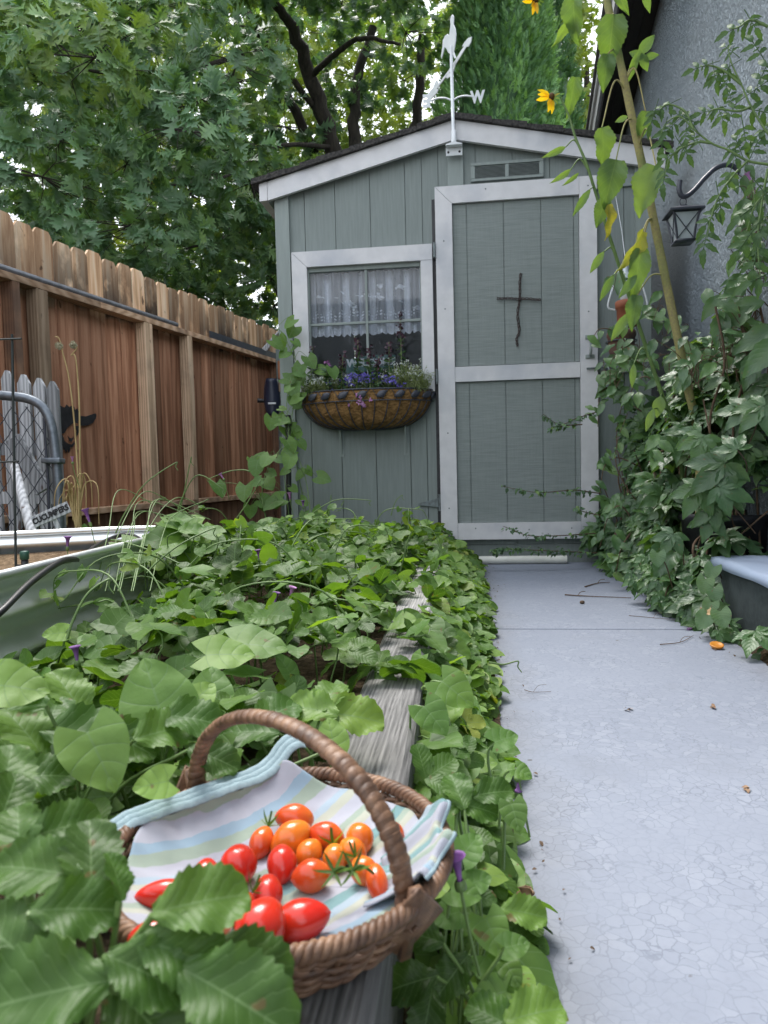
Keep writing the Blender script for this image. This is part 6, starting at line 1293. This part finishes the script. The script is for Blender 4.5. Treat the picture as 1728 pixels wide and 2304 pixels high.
cen = np.stack([hc[0]+hu[0]*hr*np.cos(t_), hc[1]+hu[1]*hr*np.cos(t_), RZ-.006+HH*np.sin(t_)**.85], -1)
wvar = np.repeat(rs.uniform(-.05, .05, 60), 15)[:N]
tt_ = nrm(np.gradient(cen, axis=0)); sdv = np.array([hn[0], hn[1], 0]); nv_ = np.cross(tt_, sdv); an = np.linspace(0, 2*np.pi, 15)[:-1]
sk_ = np.linspace(0, math.pi*46, N)
W = []
for j, a in enumerate(an):
    lag = .55*math.sin(a); w_ = np.abs(np.sin(sk_+lag*2))**.5; W.append(cen+(sdv*math.cos(a)*.0084+nv_*math.sin(a)*.0056)*(.84+.16*w_+wvar)[:, None])
W = np.array(W).transpose(1, 0, 2); W = np.concatenate([W, W[:, :1]], 1); g = G(); g.grid(W); build('handle', g, m_wick, bk)
# god's-eye diamond lashings at both handle feet
for e_, q in ((1, HB), (-1, HA)):
    out = nrm(np.array([q[0]-BC[0], q[1]-BC[1], 0])); tg = np.cross([0, 0, 1], out); out = nrm(out+np.array([0, -.7, 0])) if e_ > 0 else out; tg = np.cross([0, 0, 1], out); c = np.array([q[0], q[1], .0])+out*.010; c[2] = RZ-.014; upv = nrm(np.array([0, 0, 1])+out*.30); g = G()
    for k in range(11):
        s_ = .004+k*.0023; dm = [c+upv*s_*1.15, c+tg*s_*.95-out*.0006*k, c-upv*s_*1.15-out*.0009*k, c-tg*s_*.95-out*.0006*k]
        pts = []
        for i in range(4):
            for f in np.linspace(0, 1, 6)[:-1]: pts.append(dm[i]*(1-f)+dm[(i+1) % 4]*f)
        g.tube(pts, .00165, 6, close=True)
    g.obox(c-out*.004, tg*.004, upv*.03, out*.0025)
    build('handle_lashing', g, m_wick, bk)

# striped tea towel
def mk_towel():
    s = NT('striped_towel'); tc = s.n('ShaderNodeTexCoord'); sx = s.n('ShaderNodeSeparateXYZ'); s.l(tc.outputs['UV'], sx.inputs[0])
    L_ = (.56, .57, .66); GR = (.40, .50, .40); TE = (.17, .33, .34); CR = (.62, .64, .52); BL = (.32, .46, .58); PB = (.44, .56, .66)
    L_, GR, TE, CR, BL, PB = [tuple(x*k_ for x in c_) for c_, k_ in ((L_, .72), (GR, .72), (TE, .85), (CR, .68), (BL, .8), (PB, .75))]
    seq = [BL, PB, GR, L_, BL, GR, L_, PB, CR, L_, GR, CR, L_, TE, GR, CR, L_, TE, PB, CR, L_, BL, GR, L_, TE, CR]
    r = s.n('ShaderNodeValToRGB'); r.color_ramp.interpolation = 'LINEAR'; e = r.color_ramp.elements
    stops = []; w = [.9, .5, .6, 1.0, .5, .7, .8, .5, .6, 1.0, .5, .6, .9, .8, .5, .5, .9, .8, .7, .6, .8, .9, .5, .9, .9]; x = 0; tot = sum(w)
    for i, q in enumerate(w): stops += [(x/tot, seq[i])] ; x += q
    r.color_ramp.interpolation = 'CONSTANT'
    e[0].position = 0; e[0].color = (*stops[0][1], 1); e[1].position = stops[1][0]; e[1].color = (*stops[1][1], 1)
    for p_, c_ in stops[2:]: x_ = e.new(p_); x_.color = (*c_, 1)
    nz = s.noise(tc.outputs['UV'], 30, 2); u = s.math('ADD', sx.outputs[0], s.math('MULTIPLY', s.math('SUBTRACT', nz, .5), .012)); s.l(u, r.inputs[0])
    w1 = s.math('SINE', s.math('MULTIPLY', sx.outputs[0], 1500.0)); w2 = s.math('SINE', s.math('MULTIPLY', sx.outputs[1], 1500.0)); wv = s.math('MULTIPLY', w1, w2); nf = s.noise(tc.outputs['UV'], 130, 4, .7)
    col = s.mix(s.math('MULTIPLY', nf, .25), r.outputs[0], (.25, .3, .33)); h = s.math('ADD', s.math('MULTIPLY', wv, .4), nf)
    b = s.bsdf(col, .95, 0, s.bump(h, .35, .001), .1, Sheen_Weight=.3); return s.done(b)
m_towel = mk_towel()
m_hem = M('towel_hem', (.27, .36, .39), (.22, .30, .33), .95, ns=300, bump=.3, dist=.001)
U0_ = -.098; sd2 = nrm(np.array([.666, .746])); su = np.array([sd2[1], -sd2[0]])      # along stripes, across stripes
def floorz(x, y):
    r = np.hypot(x-BC[0], y-BC[1])/BR; return .206+.026*np.clip((r-.35)/.6, 0, 1.1)**1.5
def towel_R(a):   # radius of the towel by azimuth
    return BR*(.935+.02*np.sin(3*a+1)+.012*np.sin(11*a))
nr, na = 46, 220; th = np.linspace(0, 2*math.pi, na); A = np.zeros((nr, na, 3)); UVc = np.zeros((nr, na, 2))
backness = np.clip(np.cos(th-math.radians(128)), 0, 1)**1.2     # towel stands above the rim at the back left
peak = np.exp(-((th-math.radians(98))/.22)**2)
for i in range(nr):
    f = i/(nr-1); r = towel_R(th)*f; x = BC[0]+r*np.cos(th); y = BC[1]+r*np.sin(th); q = np.stack([x, y], -1)
    u = (q-BC)@su; v = (q-BC)@sd2
    z = floorz(x, y)+.0008*np.sin(u*200+3*np.sin(v*40))*f+.0014*vnoise(q, 45, 61)*f+.0004*vnoise(q, 120, 62)
    cl_ = np.maximum(0, U0_-u); x = x+su[0]*cl_; y = y+su[1]*cl_; u2 = np.maximum(u, U0_)
    z = z+np.clip((-u2-.055)/.043, 0, 1)**1.6*(.012+.020*np.exp(-((v-.085)/.02)**2)+.0012*np.sin(v*210))
    A[i] = np.stack([x, y, z], -1); UVc[i] = np.stack([(u2/BR*.5+.5), v/BR*.5+.5], -1)
tw = thing('tea_towel', (BC[0], BC[1], .21), 'pale blue, green and lilac striped tea towel lining the wicker basket', 'towel')
g = G(); g.grid(A); g.U[-1] = UVc.reshape(-1, 2); build('cloth', g, m_towel, tw, solid=.0012, subd=1)
# folded hem layers along the back-left edge
g = G()
for k in range(3):
    vv = np.linspace(-.100, .094, 150); w = []
    pk = np.exp(-((vv-.085)/.020)**2); rp_ = .0009*np.sin(vv*120+k*.5+2*np.sin(vv*40))+.0004*np.sin(vv*470+k)
    for fz in np.linspace(0, 1, 7):
        uu = U0_+.002-.0068*k-.0078*fz+rp_; zz = .2435+.020*pk+.0012*k+.0022*math.sin(math.pi*fz)+.0012*fz-.002*(1-fz)+.0005*np.sin(vv*140+k*.6)-.010*np.clip((np.abs(vv)-.07)/.03, 0, 1)*(vv < 0)
        w.append(np.stack([BC[0]+su[0]*uu+sd2[0]*vv, BC[1]+su[1]*uu+sd2[1]*vv, zz], -1))
    e_ = w[-1]
    for dz, dr in ((-.0008, .0008), (-.0022, .0010), (-.0040, .0004)):
        w.append(e_-np.array([su[0], su[1], 0])*dr+np.array([0, 0, dz]))
    g.grid(np.array(w))
build('hem', g, m_hem, tw, solid=.0012, subd=1)
# flap folded over the right rim in S-folds
n1, n2 = 60, 26; A = np.zeros((n2, n1, 3)); UVc = np.zeros((n2, n1, 2))
for i in range(n2):
    for j in range(n1):
        s_ = j/(n1-1); f = i/(n2-1); a = math.radians(-28+52*s_); fold = .0075*math.sin(s_*15+1.0)*(.3+.7*f)+.003*math.sin(s_*31)
        r = .078+.049*f+.6*fold*f; zb = .212+.034*min(1, f*1.1)**1.2+fold*.8; 
        if f > .8: zb += .004*math.sin((f-.8)/.2*math.pi)
        A[i, j] = (BC[0]+r*math.cos(a), BC[1]+r*math.sin(a), zb+.002); UVc[i, j] = (.15+s_*.6, f*.3)
g = G(); g.grid(A); g.U[-1] = UVc.reshape(-1, 2); build('flap', g, m_towel, tw, solid=.0014, subd=1)
g = G(); g.tube(A[-1]+[0, 0, .0004], .0016, 6); build('flap_edge', g, m_hem, tw)

def mk_tom(name, c1, c2, c3=None):
    s = NT(name); tc = s.n('ShaderNodeTexCoord'); sx = s.n('ShaderNodeSeparateXYZ'); s.l(tc.outputs['UV'], sx.inputs[0]); oi = s.n('ShaderNodeObjectInfo')
    n = s.noise(s.coord(rndoff=True), 30, 3); f = s.math('ADD', s.math('MULTIPLY', sx.outputs[1], .6), s.math('MULTIPLY', n, .6)); col = s.ramp(f, [(.25, c2), (.75, c1)])
    return s.done(s.bsdf(col, .22, 0, None, .5, Subsurface_Weight=.25, Subsurface_Scale=.006, Coat_Weight=.15))
m_red = mk_tom('red_tomato_skin', (.62, .022, .012), (.55, .035, .010)); m_or = mk_tom('orange_tomato_skin', (.66, .13, .012), (.72, .24, .02)); m_ro = mk_tom('orange_red_tomato_skin', (.60, .06, .012), (.66, .16, .015))
tprof = [(0, 0)]+[(.5*math.sin(math.pi*t)**.62*(1-.06*t), t) for t in np.linspace(.02, .95, 16)]+[(.035, .985), (0, 1.0)]
tprof = [(r, z-.5+(.03*math.exp(-(r/.12)**2) if z < .2 else 0)) for r, z in tprof]
STAR = leaf([(0, .04), (.3, .09), (.7, .06), (1, .005)], nc=2, fold=.2, droop=-.4)
def tomato(px, py, wpx, lpx, ang, mat, label, calyx=False, lift=0, pitch_=.15):
    wpx *= 1.12; lpx *= 1.20
    d0 = .5; r = wpx/2/FPX*d0
    for _ in range(6):
        c = PZ(px, py, .215 if _ == 0 else zc); zc = float(floorz(c[0], c[1]))+r*.97+lift; d0 = (c-CAM)@FW; r = wpx/2/FPX*d0
    c = PZ(px, py, zc); L = lpx/FPX*d0; a = math.radians(ang); ray = nrm(c-CAM); ax = RT*math.cos(a)+UP*math.sin(a)*.7+FW*math.sin(a)*.7; ax[2] = np.clip(ax[2], -.45, .45); ax = nrm(ax+np.array([0, 0, -.0])); b = basis(np.cross(ax, [0, .3, 1]), ax)
    t = thing('tomato', c, label, 'tomato', 'tomatoes in the basket'); g = G(); pr = [(r_*2*r/1.0, z_*L) for r_, z_ in tprof]; g.lathe(pr, c, 28, ax=b); build('fruit', g, mat, t)
    if calyx:
        q = c-ax*L*.49; g = G(); n = 5; an = np.arange(n)*1.257+.3; dv = b[:, 0]*np.cos(an)[:, None]+b[:, 1]*np.sin(an)[:, None]-ax*.25; g.inst(STAR, np.stack([basis(v_, -ax)*.0135 for v_ in dv]), np.repeat(q[None]-ax*.0005, n, 0), rs.rand(n)); g.tube([q, q-ax*.005+[0, 0, .002], q-ax*.009+[0, 0, .005]], .0009, 5); build('calyx', g, m_straw_l, t)
for T in ((663, 1841, 58, 78, 175, m_ro, 'orange-red tomato farthest back on the towel, lying sideways', 0), (588, 1896, 50, 68, 258, m_ro, 'small orange-red oval tomato with stem hairs, leftmost of the orange group', 1), (655, 1886, 66, 86, 215, m_or, 'large orange tomato just in front of the farthest one', 0), (736, 1882, 58, 74, 160, m_ro, 'orange-red tomato right of the large orange one', 1),
          (810, 1886, 58, 62, 290, m_or, 'bright orange pointed tomato beside the basket handle', 0), (634, 1944, 62, 78, 275, m_red, 'shiny red tomato left of the front orange-red one', 0), (695, 1921, 54, 62, 240, m_or, 'orange tomato in the centre of the orange group', 0), (754, 1931, 52, 58, 280, m_or, 'light orange tomato directly above the green stems', 1),
          (794, 1916, 54, 62, 320, m_or, 'orange tomato between the pointed one and the green stems', 0), (700, 1971, 66, 78, 190, m_ro, 'orange-red tomato left of the green stems', 0), (819, 1960, 56, 62, 300, m_or, 'orange tomato right of the green stems', 1), (848, 1985, 46, 78, 280, m_ro, 'salmon red tomato partly behind the basket handle foot', 0),
          (537, 1946, 78, 80, 275, m_red, 'round deep red tomato at the upper left of the red group', 0), (462, 1972, 58, 72, 270, m_red, 'red tomato left of the round deep red one', 0), (603, 2014, 62, 82, 275, m_red, 'upright oval red tomato in the middle of the red group', 0), (372, 2012, 58, 118, 185, m_red, 'long red tomato at the far left end of the basket', 0),
          (540, 2045, 64, 70, 240, m_red, 'red tomato half hidden under the big leaf tip', 1), (478, 2085, 64, 84, 200, m_ro, 'orange-red tomato mostly hidden under the leaves', 0), (340, 2105, 60, 90, 190, m_red, 'red tomato glimpsed below the long one among leaves', 0), (585, 2090, 104, 122, 250, m_red, 'biggest red tomato, nearest the front rim', 0),
          (676, 2072, 84, 118, 15, m_red, 'long pointed red tomato right of the biggest one', 0), (884, 1878, 48, 60, 290, m_ro, 'red tomato peeking out right of the handle', 1)):
    tomato(*T[:7], calyx=bool(T[7]))
st = thing('loose_calyxes', PZ(770, 1965, .225), 'loose green tomato stem stars lying among the orange tomatoes', 'tomato stem')
for nm, px, py in (('calyx', 752, 1962), ('calyx', 795, 1958)):
    c = PZ(px, py, .235); g = G(); n = 6; an = np.arange(n)*1.05+.2; nv = nrm([-.1, -.6, .8]); a1 = nrm(np.cross(nv, [0, 0, 1])); a2 = np.cross(nv, a1); dv = a1*np.cos(an)[:, None]+a2*np.sin(an)[:, None]
    g.inst(STAR, np.stack([basis(v_, nv)*.015 for v_ in dv]), np.repeat(c[None], n, 0), rs.rand(n)); g.tube(spline([c, c+[.006, 0, .004], c+[.014, .004, -.004]], 6), .0011, 5); build(nm, g, m_straw_l, st)
